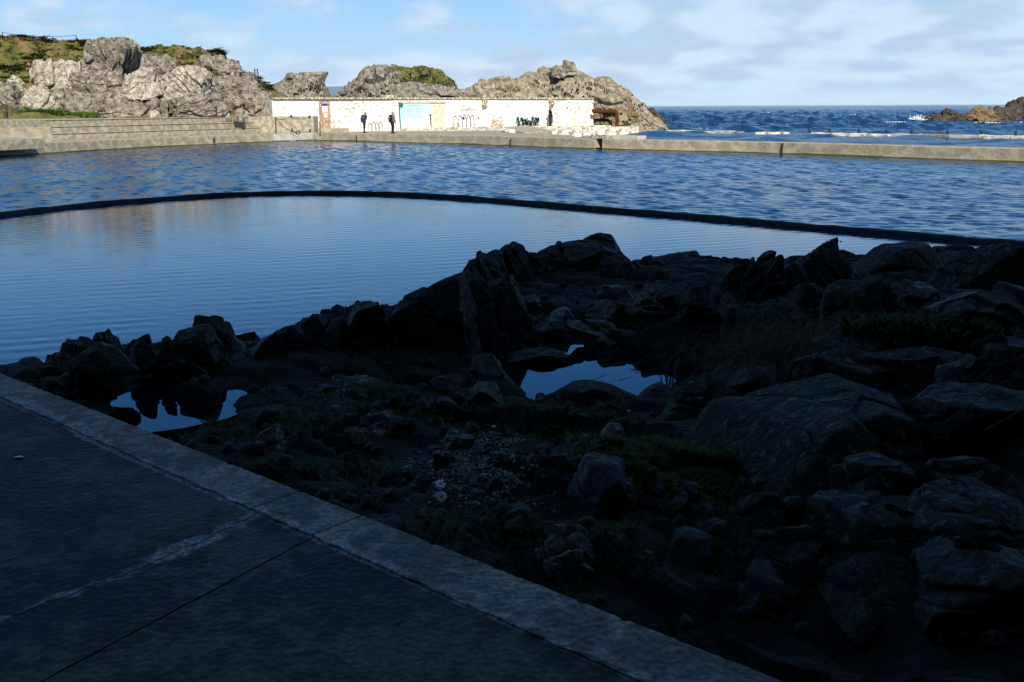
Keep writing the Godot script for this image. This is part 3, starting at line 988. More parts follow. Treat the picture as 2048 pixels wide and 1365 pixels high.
func build_building() -> void:
	var o := thing("bathing_building", "long whitewashed flat-roofed bathing building with peeling paint and graffiti", "building", Vector3(-20.661, 0.600, -89.000), 0.5028)
	var length := 33.202
	var high := 2.82
	var wall := part("wall", face(length, high + 0.6, 0.3), flat_face(1, 1, wall_texture(length, high + 0.6), "flaking_whitewash"), o, Vector3(0, -0.6, 0))
	var s := Shape.new()
	s.box(Vector3(length - 0.15, (high - 0.6) * 0.5, -2.3), Vector3(0.3, high + 0.6, 4.0), 0.01)
	s.box(Vector3(0.15, (high - 0.6) * 0.5, -2.3), Vector3(0.3, high + 0.6, 4.0), 0.01)
	s.box(Vector3(length * 0.5, (high - 0.6) * 0.5, -4.15), Vector3(length - 0.7, high + 0.6, 0.3), 0.01)
	part("side_wall", s.mesh(), mats.painted_slab, o)
	# flat roof in slabs with a worn edge and a thin overhang
	var n := 9
	var roof := part("roof", box(Vector3(length - 0.2, 0.1, 4.1), 0.02), mats.roof_edge, o, Vector3(length * 0.5, high + 0.06, -2.25))
	var r := RandomNumberGenerator.new()
	r.seed = 9
	for i in n:
		var l := length / n
		var hh := r.randf_range(0.13, 0.2)
		part("roof_slab", box(Vector3(l - 0.03, hh, 0.5), 0.03), mats.roof_edge, roof, Vector3(-length * 0.5 + l * (i + 0.5), 0.02 + hh * 0.2, 2.14 + (0.1 if i < 3 else 0.0) + r.randf_range(-0.03, 0.03)))
	# door with notices
	var du := 4.168
	var dw := 5.204 - du
	var door := part("door", face(dw, 2.42, 0.1), mats.door_wood, o, Vector3(du, 0.28, 0.035))
	for i in 4:
		part("door_board", box(Vector3(dw / 4.0 - 0.02, 2.3, 0.03), 0.006), mats.door_wood, door, Vector3(dw * (i + 0.5) / 4.0, 1.2, 0.012))
	surface("blue_sign", lin(0.02, 0.04, 0.3), 0.5)
	surface("yellow_sign", lin(0.75, 0.62, 0.2), 0.5)
	surface("white_sign", lin(0.8, 0.82, 0.85), 0.5)
	part("blue_sign", box(Vector3(0.52, 0.16, 0.03), 0.006), mats.blue_sign, door, Vector3(dw * 0.5, 2.1, 0.045))
	part("white_notice", box(Vector3(0.5, 0.56, 0.03), 0.006), mats.white_sign, door, Vector3(dw * 0.5, 1.72, 0.045))
	var yel := part("yellow_notice", box(Vector3(0.36, 0.42, 0.03), 0.006), mats.yellow_sign, door, Vector3(dw * 0.55, 1.18, 0.045))
	part("notice_print", box(Vector3(0.26, 0.3, 0.012), 0.003), mats.white_sign, yel, Vector3(0, 0, 0.016))
	# doorstep
	part("doorstep", box(Vector3(6.440 - 3.619, 0.75, 1.2), 0.03), mats.sunlit_concrete, o, Vector3((6.440 + 3.619) * 0.5, -0.02, 0.6))
	# recessed bay: cyan panel, beige panel
	var cu := 11.846
	var cw := 14.973 - cu
	part("cyan_panel", face(cw, 2.45, 0.06), flat_face(1, 1, panel_texture(), "faded_cyan_paint"), o, Vector3(cu, 0.02, 0.05))
	var bw := 16.418 - 15.024
	surface("beige_panel", lin(0.86, 0.74, 0.6), 0.9, mats.pale_concrete.albedo_texture, 3.0)
	part("beige_panel", face(bw, 2.3, 0.06), mats.beige_panel, o, Vector3(15.024, 0.1, 0.05))
	part("panel_beam", box(Vector3(cw + bw + 0.3, 0.2, 0.12), 0.02), mats.pale_concrete, o, Vector3(cu + (cw + bw) * 0.5, 2.6, 0.05))
	var dp := Shape.new()
	dp.tube([Vector3(0, 2.55, 0.1), Vector3(0.02, 1.2, 0.1), Vector3(0.1, 0.0, 0.1)], 0.05, 0.05, 8)
	dp.box(Vector3(0.18, 2.35, 0.1), Vector3(0.4, 0.34, 0.1), 0.05, Basis(Vector3.BACK, -0.5))
	part("downpipe", dp.mesh(), mats.teal_paint, o, Vector3(cu - 0.05, 0, 0))
	var rp := Shape.new()
	rp.tube([Vector3(0, 1.35, 0.1), Vector3(0.05, 0.0, 0.1)], 0.05, 0.035, 8)
	rp.box(Vector3(0, 1.38, 0.1), Vector3(0.14, 0.14, 0.12), 0.03)
	part("rust_stub", rp.mesh(), mats.rust, o, Vector3(14.896, 0.05, 0.02))
	# exposed bricks
	var bs := Shape.new()
	var bu0 := 21.262
	var bu1 := 22.634
	var rr := RandomNumberGenerator.new()
	rr.seed = 31
	for row in 16:
		for i in 6:
			var x := bu0 + (i + 0.5 * (row % 2)) * 0.225
			if x > bu1 - 0.1 or rr.randf() < 0.1 + row * 0.06:
				continue
			bs.box(Vector3(x + 0.11, 0.32 + row * 0.075, 0.008), Vector3(0.212, 0.064, 0.05), 0.006)
	part("brick_patch", bs.mesh(), mats.brick, o).set_meta("kind", "stuff")
	# broken spouts on the roof edge
	for px in [20.610, 28.077]:
		var sp := part("roof_spout", rock_mesh(Vector3(0.55, 0.95, 0.5), 77 + int(px), "jag", 3), mats.roof_edge, o, Vector3(px, high - 0.45, 0.12))
	part("roof_block", box(Vector3(0.8, 0.3, 0.5), 0.04), mats.painted_slab, o, Vector3(10.957, high + 0.26, -0.3))
	# damp course and ledge along the foot, then the broken apron before it
	part("ledge", box(Vector3(length - cu + 1.2, 0.5, 1.5), 0.04), mats.painted_slab, o, Vector3(cu + (length - cu + 1.2) * 0.5, 0.02, 0.76))
	var origin := o.transform
	var lie := func(name_: String, label: String, u0: float, u1: float, z0: float, z1: float, y0: float, y1: float, m: String, tilt: float) -> void:
		var q := part(name_, box(Vector3(u1 - u0, y1 - y0, z1 - z0), 0.04, Basis(Vector3.RIGHT, tilt) * Basis(Vector3.BACK, tilt * 0.5)), mats[m])
		q.transform = origin * Transform3D(Basis.IDENTITY, Vector3((u0 + u1) * 0.5, (y0 + y1) * 0.5 - 0.0, (z0 + z1) * 0.5))
		tag(q, label, name_.replace("_", " "))
	lie.call("apron_slab", "white apron slab sloping from below the cyan panel", 12.494, 15.538, 1.4, 4.4, -0.5, 0.06, "painted_slab", 0.07)
	lie.call("apron_slab", "cracked white apron slab below the thin outline graffiti", 15.590, 18.466, 1.5, 4.8, -0.5, 0.1, "painted_slab", 0.06)
	lie.call("apron_slab", "white apron slab below the exposed bricks, its seaward edge broken", 18.519, 21.535, 1.5, 4.6, -0.5, 0.14, "painted_slab", 0.05)
	lie.call("apron_slab", "grey ramp slab beside the exposed bricks", 21.590, 24.586, 1.5, 6.2, -0.5, 0.12, "terrace_concrete", 0.09)
	lie.call("apron_slab", "white apron slab below the heavy black lettering", 23.466, 28.252, 2.3, 5.6, -0.7, 0.02, "painted_slab", 0.05)
	lie.call("boat_landing", "pale weed-stained landing slab reaching past the building's seaward corner", 28.310, 36.486, 0.4, 3.4, -1.1, 0.14, "painted_slab", 0.0)
	# rubble on the apron
	for q in [[15.538, 3.2, "small broken concrete lump on the apron below the beige panel"], [18.307, 4.2, "larger broken concrete lump on the apron below the outline graffiti"], [20.990, 2.6, "weedy broken lump on the apron left of the exposed bricks"]]:
		var rb := part("rubble", rock_mesh(Vector3(1.3, 0.35, 0.7), int(q[0] * 10), "jag", 3), mats.roof_edge)
		rb.transform = origin * Transform3D(Basis.IDENTITY, Vector3(q[0], 0.0, q[1]))
		tag(rb, q[2], "rubble")
	# the pipes at the seaward end
	var p1: Vector3 = Vector3(8.245, 2.305, -104.000)
	var p2: Vector3 = Vector3(10.369, 2.294, -104.500)
	var p3: Vector3 = Vector3(10.792, 1.994, -104.600)
	var p4: Vector3 = Vector3(10.842, 0.749, -104.600)
	for i in 2:
		var dz := Vector3(0, -0.95, -1.3) * i
		var sh := Vector3(-0.5, 0, 0) * i
		var t := Shape.new()
		var pts := [p1 + dz, p2 + dz + sh]
		for k in 7:
			var a := PI * 0.5 * (k + 1) / 8.0
			pts.append(Vector3(lerpf(p2.x, p3.x, sin(a)), lerpf(p3.y, p2.y, cos(a)), p3.z) + dz + sh)
		pts.append(p3 + dz + sh)
		pts.append(p4 + Vector3(0, 0, dz.z) + sh)
		t.tube(pts, 0.19 - 0.03 * i, 0.19 - 0.03 * i, 12)
		tag(part("pipe", t.mesh(), mats.rust if i == 0 else mats.black_pipe), ["thick rusty bent pipe at the building's seaward end", "black bent pipe beneath the thick rusty one"][i], "pipe")

func chain(a: Vector3, b: Vector3, sag: float) -> ArrayMesh:
	var pts := []
	for i in 9:
		var t := i / 8.0
		pts.append(a.lerp(b, t) - Vector3(0, sag * 4.0 * t * (1.0 - t), 0))
	var s := Shape.new()
	s.tube(pts, 0.022, 0.022, 5)
	return s.mesh()

func build_fences() -> void:
	var o := thing("chain_fence", "slack chain fence on thin iron posts before the retaining block", "fence")
	var posts := [Vector3(-19.498, 0.650, -84.858), Vector3(-16.204, 0.650, -86.776)]
	for i in 2:
		var s := Shape.new()
		s.tube([Vector3.ZERO, Vector3(0, 1.3 if i == 0 else 0.95, 0)], 0.05, 0.04, 8)
		part("post", s.mesh(), mats.dark_iron, o, posts[i])
	var e1: Vector3 = Vector3(-18.637, 2.024, -87.000)
	var e2: Vector3 = Vector3(-17.072, 1.976, -87.000)
	var top: Vector3 = posts[0] + Vector3(0, 1.25, 0)
	part("chain", chain(top, e1, 0.18), mats.dark_iron, o)
	part("chain", chain(e1, e2, 0.2), mats.dark_iron, o)
	part("chain", chain(top, Vector3(-17.962, 0.680, -85.855), 0.25), mats.dark_iron, o)
	for e in [e1, e2]:
		part("hook", box(Vector3(0.16, 0.22, 0.16), 0.03), mats.dark_iron, o, e)
	var ring := TorusMesh.new()
	ring.inner_radius = 0.12
	ring.outer_radius = 0.19
	ring.rings = 16
	ring.ring_segments = 6
	var rg := part("mooring_ring", ring, mats.black_pipe)
	rg.position = Vector3(-17.000, 0.820, -81.552)
	rg.rotation = Vector3(1.2, 0.4, 0.2)
	tag(rg, "black iron mooring ring at the foot of the slack chain", "ring")
	# iron post beside the terrace rocks
	var s2 := Shape.new()
	s2.tube([Vector3.ZERO, Vector3(0, 0.9, 0)], 0.04, 0.03, 8)
	s2.tube([Vector3(0, 0.85, 0), Vector3(-0.5, 0.8, 0)], 0.02, 0.02, 6)
	var ip := part("iron_post", s2.mesh(), mats.dead_stem)
	ip.position = Vector3(-20.938, 2.060, -84.000)
	tag(ip, "thin pale post standing against the rocks above the terrace end", "post")
	# poles and wire on the grassy skyline
	var tops := []
	var k := 0
	for q in [[Vector3(-52.544, 9.603, -108.000), 0.85, "weathered wire-fence pole on the grassy skyline nearest the frame edge"], [Vector3(-44.044, 9.151, -106.000), 0.85, "weathered wire-fence pole on the skyline beside the tall crag"], [Vector3(-28.225, 6.001, -108.000), 1.55, "dark stout post on the skyline below the cliff top"]]:
		var t := Shape.new()
		t.tube([Vector3(0, -0.5, 0), Vector3(0.03 - 0.08 * k, q[1], 0)], 0.06 if k < 2 else 0.14, 0.05 if k < 2 else 0.12, 7)
		var pp := part("fence_post", t.mesh(), mats.weathered_wood)
		pp.position = q[0]
		tag(pp, q[2], "post")
		tops.append(q[0] + Vector3(0, q[1], 0))
		k += 1
	tag(part("fence_wire", chain(tops[0], tops[1], 0.25), mats.dark_iron), "thin wire strung between the two skyline poles", "wire")
	# railed steps on the skyline
	var f := thing("railed_steps", "small iron frame of railed steps on the rocky skyline", "railing", Vector3(-25.708, 5.338, -104.000))
	for x in [0.0, 0.45]:
		var t := Shape.new()
		t.tube([Vector3(x, -0.6, 0), Vector3(x * 0.6 + 0.02, 1.25, 0)], 0.05, 0.05, 6)
		part("upright", t.mesh(), mats.dark_iron, f)
	for i in 5:
		var t := Shape.new()
		t.tube([Vector3(0.02, 0.1 + i * 0.24, 0), Vector3(0.42 - i * 0.035, 0.1 + i * 0.24, 0)], 0.035, 0.035, 6)
		part("rung", t.mesh(), mats.dark_iron, f)
	for y in [0.1, 0.42]:
		var t := Shape.new()
		t.tube([Vector3(0.0, y, 0), Vector3(-1.1, y - 0.05, 0)], 0.025, 0.025, 6)
		part("rail", t.mesh(), mats.dark_iron, f)
	# picnic bench at the edge of the grass
	var b := thing("wooden_bench", "dark wooden bench on the grass at the foot of the cliff", "bench", Vector3(-38.116, 2.058, -76.000))
	for i in 3:
		part("seat_board", box(Vector3(1.7, 0.06, 0.13), 0.01), mats.weathered_wood, b, Vector3(0, 0.45, -0.15 + i * 0.15))
	for i in 2:
		part("back_board", box(Vector3(1.7, 0.14, 0.05), 0.01), mats.weathered_wood, b, Vector3(0, 0.72 + i * 0.2, -0.3))
	for x in [-0.7, 0.7]:
		part("leg", box(Vector3(0.1, 1.0, 0.1), 0.01), mats.weathered_wood, b, Vector3(x, 0.45, -0.24))
		part("leg", box(Vector3(0.1, 0.46, 0.1), 0.01), mats.weathered_wood, b, Vector3(x, 0.21, 0.15))

# ---------------------------------------------------------------- cliffs
func tuft_mesh(blades: int, high: float, spread: float, wide: float, sd: int) -> ArrayMesh:
	var r := RandomNumberGenerator.new()
	r.seed = sd
	var s := Shape.new()
	for i in blades:
		var a := r.randf() * TAU
		var d := Vector3(cos(a), 0, sin(a))
		var side := Vector3(-d.z, 0, d.x) * wide
		var h := high * r.randf_range(0.5, 1.0)
		var p0 := d * spread * r.randf() * 0.5
		var p1 := p0 + d * spread * 0.35 + Vector3(0, h * 0.6, 0)
		var p2 := p0 + d * spread * r.randf_range(0.7, 1.3) + Vector3(0, h, 0)
		s.quad(p0 - side, p0 + side, p1 + side * 0.8, p1 - side * 0.8, Vector3(d.x, 0.6, d.z))
		s.tri(p1 - side * 0.8, p1 + side * 0.8, p2, Vector3(d.x, 0.6, d.z))
	return s.mesh()

func build_cliffs() -> void:
	# the grassy headland behind the crags
	var spots := PackedVector3Array([
		Vector3(-52.741, 1.990, -92.438), Vector3(-44.206, 1.990, -88.842), Vector3(-36.308, 1.990, -85.515), Vector3(-28.980, 1.990, -82.428), Vector3(-24.796, 1.990, -89.035), Vector3(-23.102, 1.990, -98.460),
		Vector3(-36.748, 1.900, -64.334), Vector3(-31.264, 1.900, -62.761), Vector3(-26.041, 1.900, -61.264), Vector3(-21.061, 1.900, -59.836), Vector3(-17.523, 1.900, -62.847), Vector3(-16.356, 1.900, -69.634), Vector3(-14.018, 1.900, -71.563), Vector3(-18, 1.8, -88), Vector3(-17, 1.8, -80), Vector3(-25, 1.8, -74),
		Vector3(-47.871, 3.514, -88.000), Vector3(-43.586, 3.661, -88.000), Vector3(-41.060, 3.922, -90.000), Vector3(-38.409, 3.934, -92.000), Vector3(-34.753, 4.149, -93.000), Vector3(-30.560, 4.366, -94.000), Vector3(-26.289, 4.365, -95.000), Vector3(-23.115, 3.928, -97.000),
		Vector3(-51.809, 6.730, -96.000), Vector3(-47.219, 6.487, -96.000), Vector3(-44.418, 6.738, -97.000), Vector3(-42.467, 6.901, -99.000), Vector3(-37.513, 6.774, -101.000), Vector3(-33.648, 6.476, -101.000), Vector3(-29.588, 6.115, -102.000), Vector3(-27.162, 5.629, -102.000),
		Vector3(-56.883, 9.595, -106.000), Vector3(-51.825, 9.476, -106.000), Vector3(-50.255, 9.630, -107.000), Vector3(-47.216, 9.322, -107.000), Vector3(-44.655, 9.312, -107.000), Vector3(-41.097, 9.001, -107.000), Vector3(-38.547, 8.843, -107.000), Vector3(-35.814, 8.738, -108.000), Vector3(-32.193, 8.673, -108.000), Vector3(-30.136, 8.465, -108.000), Vector3(-28.783, 7.009, -108.000), Vector3(-27.704, 5.999, -108.000), Vector3(-26.182, 5.336, -108.000), Vector3(-24.720, 3.554, -108.000), Vector3(-22.707, 2.013, -108.000),
		Vector3(-67.170, 10.142, -125.000), Vector3(-55.246, 9.631, -125.000), Vector3(-43.299, 9.119, -125.000), Vector3(-34.664, 8.707, -122.000), Vector3(-31.914, 5.973, -122.000), Vector3(-29.073, 4.244, -122.000), Vector3(-26.231, 2.157, -122.000), Vector3(-21.929, 1.661, -112.000), Vector3(-23.268, 1.297, -125.000)])
	var rough := simplex(61, 0.35, 4)
	var lump := simplex(62, 0.09, 2)
	var ta: Vector3 = Vector3(-31.094, 0.650, -69.056)
	var tb: Vector3 = Vector3(-21.695, 0.650, -88.604)
	var td := (tb - ta).normalized()
	var tback := Vector3(td.z, 0, -td.x)
	var hill := structure("hill", grid(230, 170, func(s: float, t: float) -> Vector3:
		var x := lerpf(-66, -17, s)
		var z := lerpf(-76, -128, t)
		var y := level_at(spots, x, z, 0.3) + rough.get_noise_2d(x, z) * 0.7 + lump.get_noise_2d(x, z) * 0.5 - 0.1
		var behind := (Vector3(x, 0, z) - ta).dot(tback)
		var cap := 1.7 + maxf(behind - 5.0, -6.0) * 0.8
		cap = minf(cap, 1.75 + maxf(-z - 80.0, -6.0) * 0.8)
		if x > -24.0:
			cap = minf(cap, 1.7 + maxf(-z - 92.0, -6.0) * 0.8)
		return Vector3(x, minf(y, cap), z)), mats.scrub)
	# scrub and grass on it
	var places := []
	var dry := []
	var r := RandomNumberGenerator.new()
	r.seed = 5
	var patch := simplex(63, 0.16, 2)
	for i in 11000:
		var x := r.randf_range(-64, -20)
		var z := r.randf_range(-88, -122)
		var y := level_at(spots, x, z, 0.3)
		if y < 4.6:
			continue
		y += rough.get_noise_2d(x, z) * 0.7 + lump.get_noise_2d(x, z) * 0.5 - 0.15
		var p := patch.get_noise_2d(x, z)
		var k := r.randf_range(0.6, 1.5) * (1.0 + maxf(p, 0.0))
		var t := Transform3D(Basis(Vector3.UP, r.randf() * TAU).scaled(Vector3(k, k, k)), Vector3(x, y, z))
		if p < -0.14:
			dry.append(t)
		elif p > -0.02:
			places.append(t)
	stuff("scrub", tuft_mesh(22, 0.17, 0.34, 0.035, 1), mats.scrub_leaf, places)
	stuff("dry_scrub", tuft_mesh(16, 0.2, 0.3, 0.025, 2), mats.dry_leaf, dry)
	# strip of grass at the cliff's foot
	var strip := []
	for i in 1500:
		var t := r.randf()
		var p: Vector3 = Vector3(-40.541, 2.000, -82.434).lerp(Vector3(-34.210, 2.000, -83.643), t) + Vector3(r.randf_range(-0.6, 0.6), 0, r.randf_range(-2.0, 1.0))
		var k := r.randf_range(0.7, 1.4) * (1.5 if absf(t - 0.4) < 0.15 else 1.0)
		strip.append(Transform3D(Basis(Vector3.UP, r.randf() * TAU).scaled(Vector3.ONE * k), p))
	stuff("grass_strip", tuft_mesh(14, 0.4, 0.22, 0.025, 3), mats.green_leaf, strip)
	# crags of the near cliff
	rock("crag", "tall leaning grey crag standing highest on the cliff", Vector3(-35.557, 5.332, -91.000), Vector3(4.853, 3.273, 3.397), "far_ribs", "grey_cliff", 6, 0.12, 0.15)
	rock("crag", "broad grey block under the tall crag", Vector3(-35.063, 2.959, -88.000), Vector3(4.425, 2.973, 3.097), "far_block", "grey_cliff", 6)
	rock("crag", "low wedge of rock undercut by a dark seam below the broad block", Vector3(-35.294, 1.987, -86.000), Vector3(3.090, 1.783, 2.472), "far_beds", "grey_cliff", 5)
	rock("crag", "ribbed pale buttress below the green scrub", Vector3(-39.018, 3.477, -89.000), Vector3(4.125, 3.085, 2.475), "far_ribs", "pale_cliff", 6, 0.0, 0.5)
	rock("crag", "ribbed buttress foot behind the strip of grass", Vector3(-39.488, 1.923, -86.000), Vector3(3.505, 2.350, 2.103), "far_ribs", "pale_cliff", 5, 0.0, 0.4)
	rock("crag", "brownish rock face between the ribbed buttress and the low wedge", Vector3(-37.870, 1.986, -87.000), Vector3(2.785, 2.378, 1.671), "far_ribs", "grey_cliff", 5, 0.0, 0.3)
	rock("crag", "pinkish sloping rock behind the wooden bench", Vector3(-42.144, 1.946, -85.000), Vector3(3.298, 2.640, 2.308), "far_beds", "grey_cliff", 5, 0.0, 0.5)
	rock("boulder", "small pale upright boulder standing alone in the scrub", Vector3(-41.959, 4.313, -88.000), Vector3(0.935, 0.992, 0.655), "far_block", "pale_cliff", 4)
	rock("boulder", "pale split stone above the small upright boulder", Vector3(-42.774, 4.916, -89.000), Vector3(0.859, 0.669, 0.601), "far_block", "pale_cliff", 4)
	rock("crag", "cracked pale block overhanging a black hollow", Vector3(-31.056, 3.999, -87.000), Vector3(3.318, 2.043, 2.322), "far_block", "pale_cliff", 5, 0.0, -0.3)
	rock("crag", "squared block directly under the black hollow's roof", Vector3(-31.389, 3.268, -87.000), Vector3(2.949, 1.232, 2.359), "far_block", "grey_cliff", 5)
	rock("boulder", "dark squared boulder in the second row under the hollow", Vector3(-31.176, 2.698, -86.000), Vector3(1.419, 0.893, 1.135), "far_block", "grey_cliff", 4)
	rock("boulder", "rounded boulder leaning beside the black cleft", Vector3(-30.130, 2.287, -86.000), Vector3(1.127, 1.299, 0.902), "far_block", "grey_cliff", 4, 0.1)
	rock("boulder", "pale round stone at the foot of the black cleft", Vector3(-29.489, 1.888, -85.000), Vector3(0.910, 0.683, 0.728), "round", "pale_cliff", 4)
	rock("crag", "low broad rock at the terrace's edge under the stacked boulders", Vector3(-32.279, 1.813, -86.000), Vector3(4.347, 1.377, 2.608), "far_beds", "grey_cliff", 5)
	rock("crag", "big pale crag streaked with slanting veins", Vector3(-28.245, 3.597, -89.000), Vector3(4.557, 2.424, 2.734), "far_ribs", "pale_cliff", 6, 0.1, -0.7)
	rock("crag", "wide pinkish ledge of bedded rock below the streaked crag", Vector3(-26.730, 1.870, -86.000), Vector3(4.009, 2.026, 2.405), "far_beds", "grey_cliff", 6)
	rock("boulder", "upright rock between the black cleft and the pinkish ledge", Vector3(-28.999, 1.875, -86.000), Vector3(1.003, 1.707, 0.802), "far_block", "grey_cliff", 4)
	rock("crag", "grey bedded rock above the thin pale post", Vector3(-24.797, 1.848, -87.000), Vector3(2.281, 2.215, 1.596), "far_block", "grey_cliff", 5)
	rock("boulder", "smooth triangular facet of rock beside a black gap", Vector3(-22.819, 1.930, -86.000), Vector3(1.003, 1.463, 0.702), "far_block", "grey_cliff", 4)
	rock("crag", "brown rounded crag touching the white building's corner", Vector3(-22.841, 1.775, -93.000), Vector3(3.611, 2.629, 2.167), "far_block", "grey_cliff", 5)
	rock("crag", "stepped ledges of rock below the skyline post", Vector3(-25.847, 3.648, -96.000), Vector3(5.105, 2.079, 3.063), "far_beds", "grey_cliff", 5)
	rock("crag", "ribbed cliff top under the grassy brow", Vector3(-28.951, 5.807, -102.000), Vector3(4.320, 1.915, 2.160), "far_ribs", "grey_cliff", 5)
	rock("crag", "purplish weathered rock face below the dry brow of grass", Vector3(-34.102, 5.741, -99.000), Vector3(4.192, 1.858, 2.096), "far_ribs", "grey_cliff", 5)
	rock("crag", "pale rock rib beside the railed steps", Vector3(-26.164, 4.391, -103.000), Vector3(2.587, 1.646, 1.552), "far_block", "grey_cliff", 4)
	# beyond the building
	tag(part("outcrop", ridge_body([Vector3(-26.502, 3.268, -111.000), Vector3(-25.889, 4.520, -111.000), Vector3(-25.202, 5.246, -111.000), Vector3(-24.161, 5.683, -112.000), Vector3(-22.904, 5.939, -112.000), Vector3(-22.131, 6.250, -112.000), Vector3(-21.244, 6.171, -113.000), Vector3(-20.508, 5.588, -113.000), Vector3(-20.066, 4.526, -113.000), Vector3(-19.631, 3.247, -113.000)], 4.0, 4.0, 1.8, 701, Vector2(1.5, 0.9), 0.32, 220, 90), mats.grey_cliff), "grey rounded outcrop behind the building's landward roof", "outcrop")
	rock("crag", "thin upper layer of rock lying on the grey rounded outcrop", Vector3(-22.684, 5.357, -112.500), Vector3(4.778, 1.015, 2.389), "far_beds", "grey_cliff", 5, 0.2)
	var kn := part("knoll", ridge_body([Vector3(-21.778, 3.419, -124.000), Vector3(-20.524, 4.581, -124.000), Vector3(-18.914, 5.795, -124.000), Vector3(-17.302, 7.235, -124.000), Vector3(-16.213, 7.634, -124.000), Vector3(-14.421, 7.684, -124.000), Vector3(-12.874, 7.504, -124.000), Vector3(-11.419, 7.304, -125.000), Vector3(-10.210, 7.473, -125.000), Vector3(-9.010, 7.294, -125.000), Vector3(-7.701, 6.473, -125.000), Vector3(-6.634, 5.358, -125.000), Vector3(-5.569, 3.827, -125.000), Vector3(-4.974, 2.998, -125.000)], 9.0, 7.0, 1.0, 702, Vector2(1.3, 1.7), 0.4, 300, 150), mats.grey_cliff)
	tag(kn, "rounded rocky knoll with a grassy slope behind the building", "knoll")
	var turf := Shape.new()
	var grass_at := []
	turf_on(kn, turf, grass_at)
	part("turf", turf.mesh(), mats.turf, kn)
	stuff("grass", tuft_mesh(12, 0.18, 0.25, 0.03, 4), mats.turf_leaf, grass_at, kn)
	rock("crag", "low broken rocks along the foot of the knoll", Vector3(-9.935, 3.323, -116.000), Vector3(8.427, 1.969, 3.371), "far_jag", "grey_cliff", 5)
	tag(part("headland", ridge_body([Vector3(-7.621, 3.221, -119.000), Vector3(-6.438, 4.785, -119.000), Vector3(-4.706, 5.112, -119.000), Vector3(-3.434, 5.608, -119.000), Vector3(-2.053, 5.825, -119.000), Vector3(-1.029, 5.566, -120.000), Vector3(0.480, 5.729, -120.000), Vector3(1.420, 6.259, -121.000), Vector3(2.237, 6.763, -121.000), Vector3(3.784, 7.188, -122.000), Vector3(4.843, 7.070, -122.000), Vector3(5.899, 7.349, -122.000), Vector3(7.374, 6.923, -123.000), Vector3(9.000, 5.967, -124.000), Vector3(10.047, 5.405, -125.000), Vector3(10.727, 6.013, -126.000), Vector3(11.296, 6.512, -127.000), Vector3(12.033, 6.391, -127.000), Vector3(12.888, 5.459, -128.000), Vector3(13.637, 4.266, -129.000), Vector3(14.160, 3.169, -129.000), Vector3(14.628, 1.824, -129.000), Vector3(14.980, 0.102, -129.000), Vector3(15.184, -0.515, -129.000)], 8.0, 8.0, -0.5, 703, Vector2(1.6, 1.0), 0.32, 460, 130), mats.tan_cliff), "tan rocky headland running down to the sea behind the building", "headland")
	rock("crag", "hump of rock with orange lichen on the landward end of the headland", Vector3(-2.204, 4.053, -116.000), Vector3(4.208, 1.802, 2.104), "far_block", "tan_cliff", 5, 0.2)
	rock("crag", "grey cap of rock on top of the headland's peak", Vector3(6.036, 6.304, -120.000), Vector3(2.776, 1.135, 1.943), "far_jag", "grey_cliff", 5)
	rock("crag", "long tilted slab above the rusty pipes", Vector3(10.328, 2.792, -108.000), Vector3(3.668, 1.274, 2.935), "far_beds", "tan_cliff", 5, 0.0, 0.25)
	rock("crag", "massive brown seaward end of the headland above the waves", Vector3(12.397, -0.007, -119.000), Vector3(6.026, 3.480, 3.616), "far_beds", "brown_rock", 6, -0.2)
	rock("boulder", "dark rock in the shade behind the bent pipes", Vector3(9.679, 0.444, -108.000), Vector3(3.158, 2.045, 1.579), "far_block", "brown_rock", 5)
	rock("skerry", "black wet skerry sloping into the sea off the headland", Vector3(20.677, 0.042, -150.000), Vector3(4.824, 2.051, 3.377), "far_jag", "wet_rock", 5, -0.3)
	rock("skerry", "orange-brown rock at the waterline on the black skerry", Vector3(19.792, 0.359, -143.000), Vector3(1.952, 0.810, 1.366), "far_block", "brown_rock", 4)
	# skerries out at sea
	rock("skerry", "low dark skerry beside the breaking wave", Vector3(69.950, -0.047, -166.000), Vector3(6.634, 1.875, 3.981), "far_jag", "wet_rock", 5, 0.2)
	rock("skerry", "brown split skerry behind the low dark one", Vector3(76.251, -0.186, -168.000), Vector3(5.893, 2.617, 3.536), "far_jag", "brown_rock", 5)
	rock("skerry", "grey-topped skerry between the brown one and the tall one", Vector3(81.945, -0.239, -170.000), Vector3(6.294, 2.969, 3.776), "far_block", "wet_rock", 5)
	rock("skerry", "tall skerry cut by the frame's edge", Vector3(89.991, -0.361, -176.000), Vector3(8.053, 4.399, 4.832), "far_jag", "wet_rock", 5)
	# low hills across the bay
	var hs := Shape.new()
	var base: Vector3 = Vector3(-1346.474, 10.363, -6000.000)
	var ridge := simplex(66, 0.0011, 3)
	var last := Vector3.ZERO
	for i in 41:
		var x := base.x - 2500.0 + i * 110.0
		var h := 122.0 * smoothstep(0.0, 12.0, 40.0 - i) + ridge.get_noise_1d(x) * 14.0
		var p := Vector3(x, h, base.z)
		if i:
			hs.quad(Vector3(last.x, 0, base.z + 900), Vector3(p.x, 0, base.z + 900), p, last, Vector3(0, 0.3, 1))
			hs.quad(Vector3(last.x, 0, base.z - 900), Vector3(p.x, 0, base.z - 900), p, last, Vector3(0, 0.3, -1))
		last = p
	structure("far_hills", hs.mesh(), mats.sea_hill)
	# the cliff behind the viewer that holds the near half of the pool in shade
	var wall_noise := simplex(67, 0.03, 4)
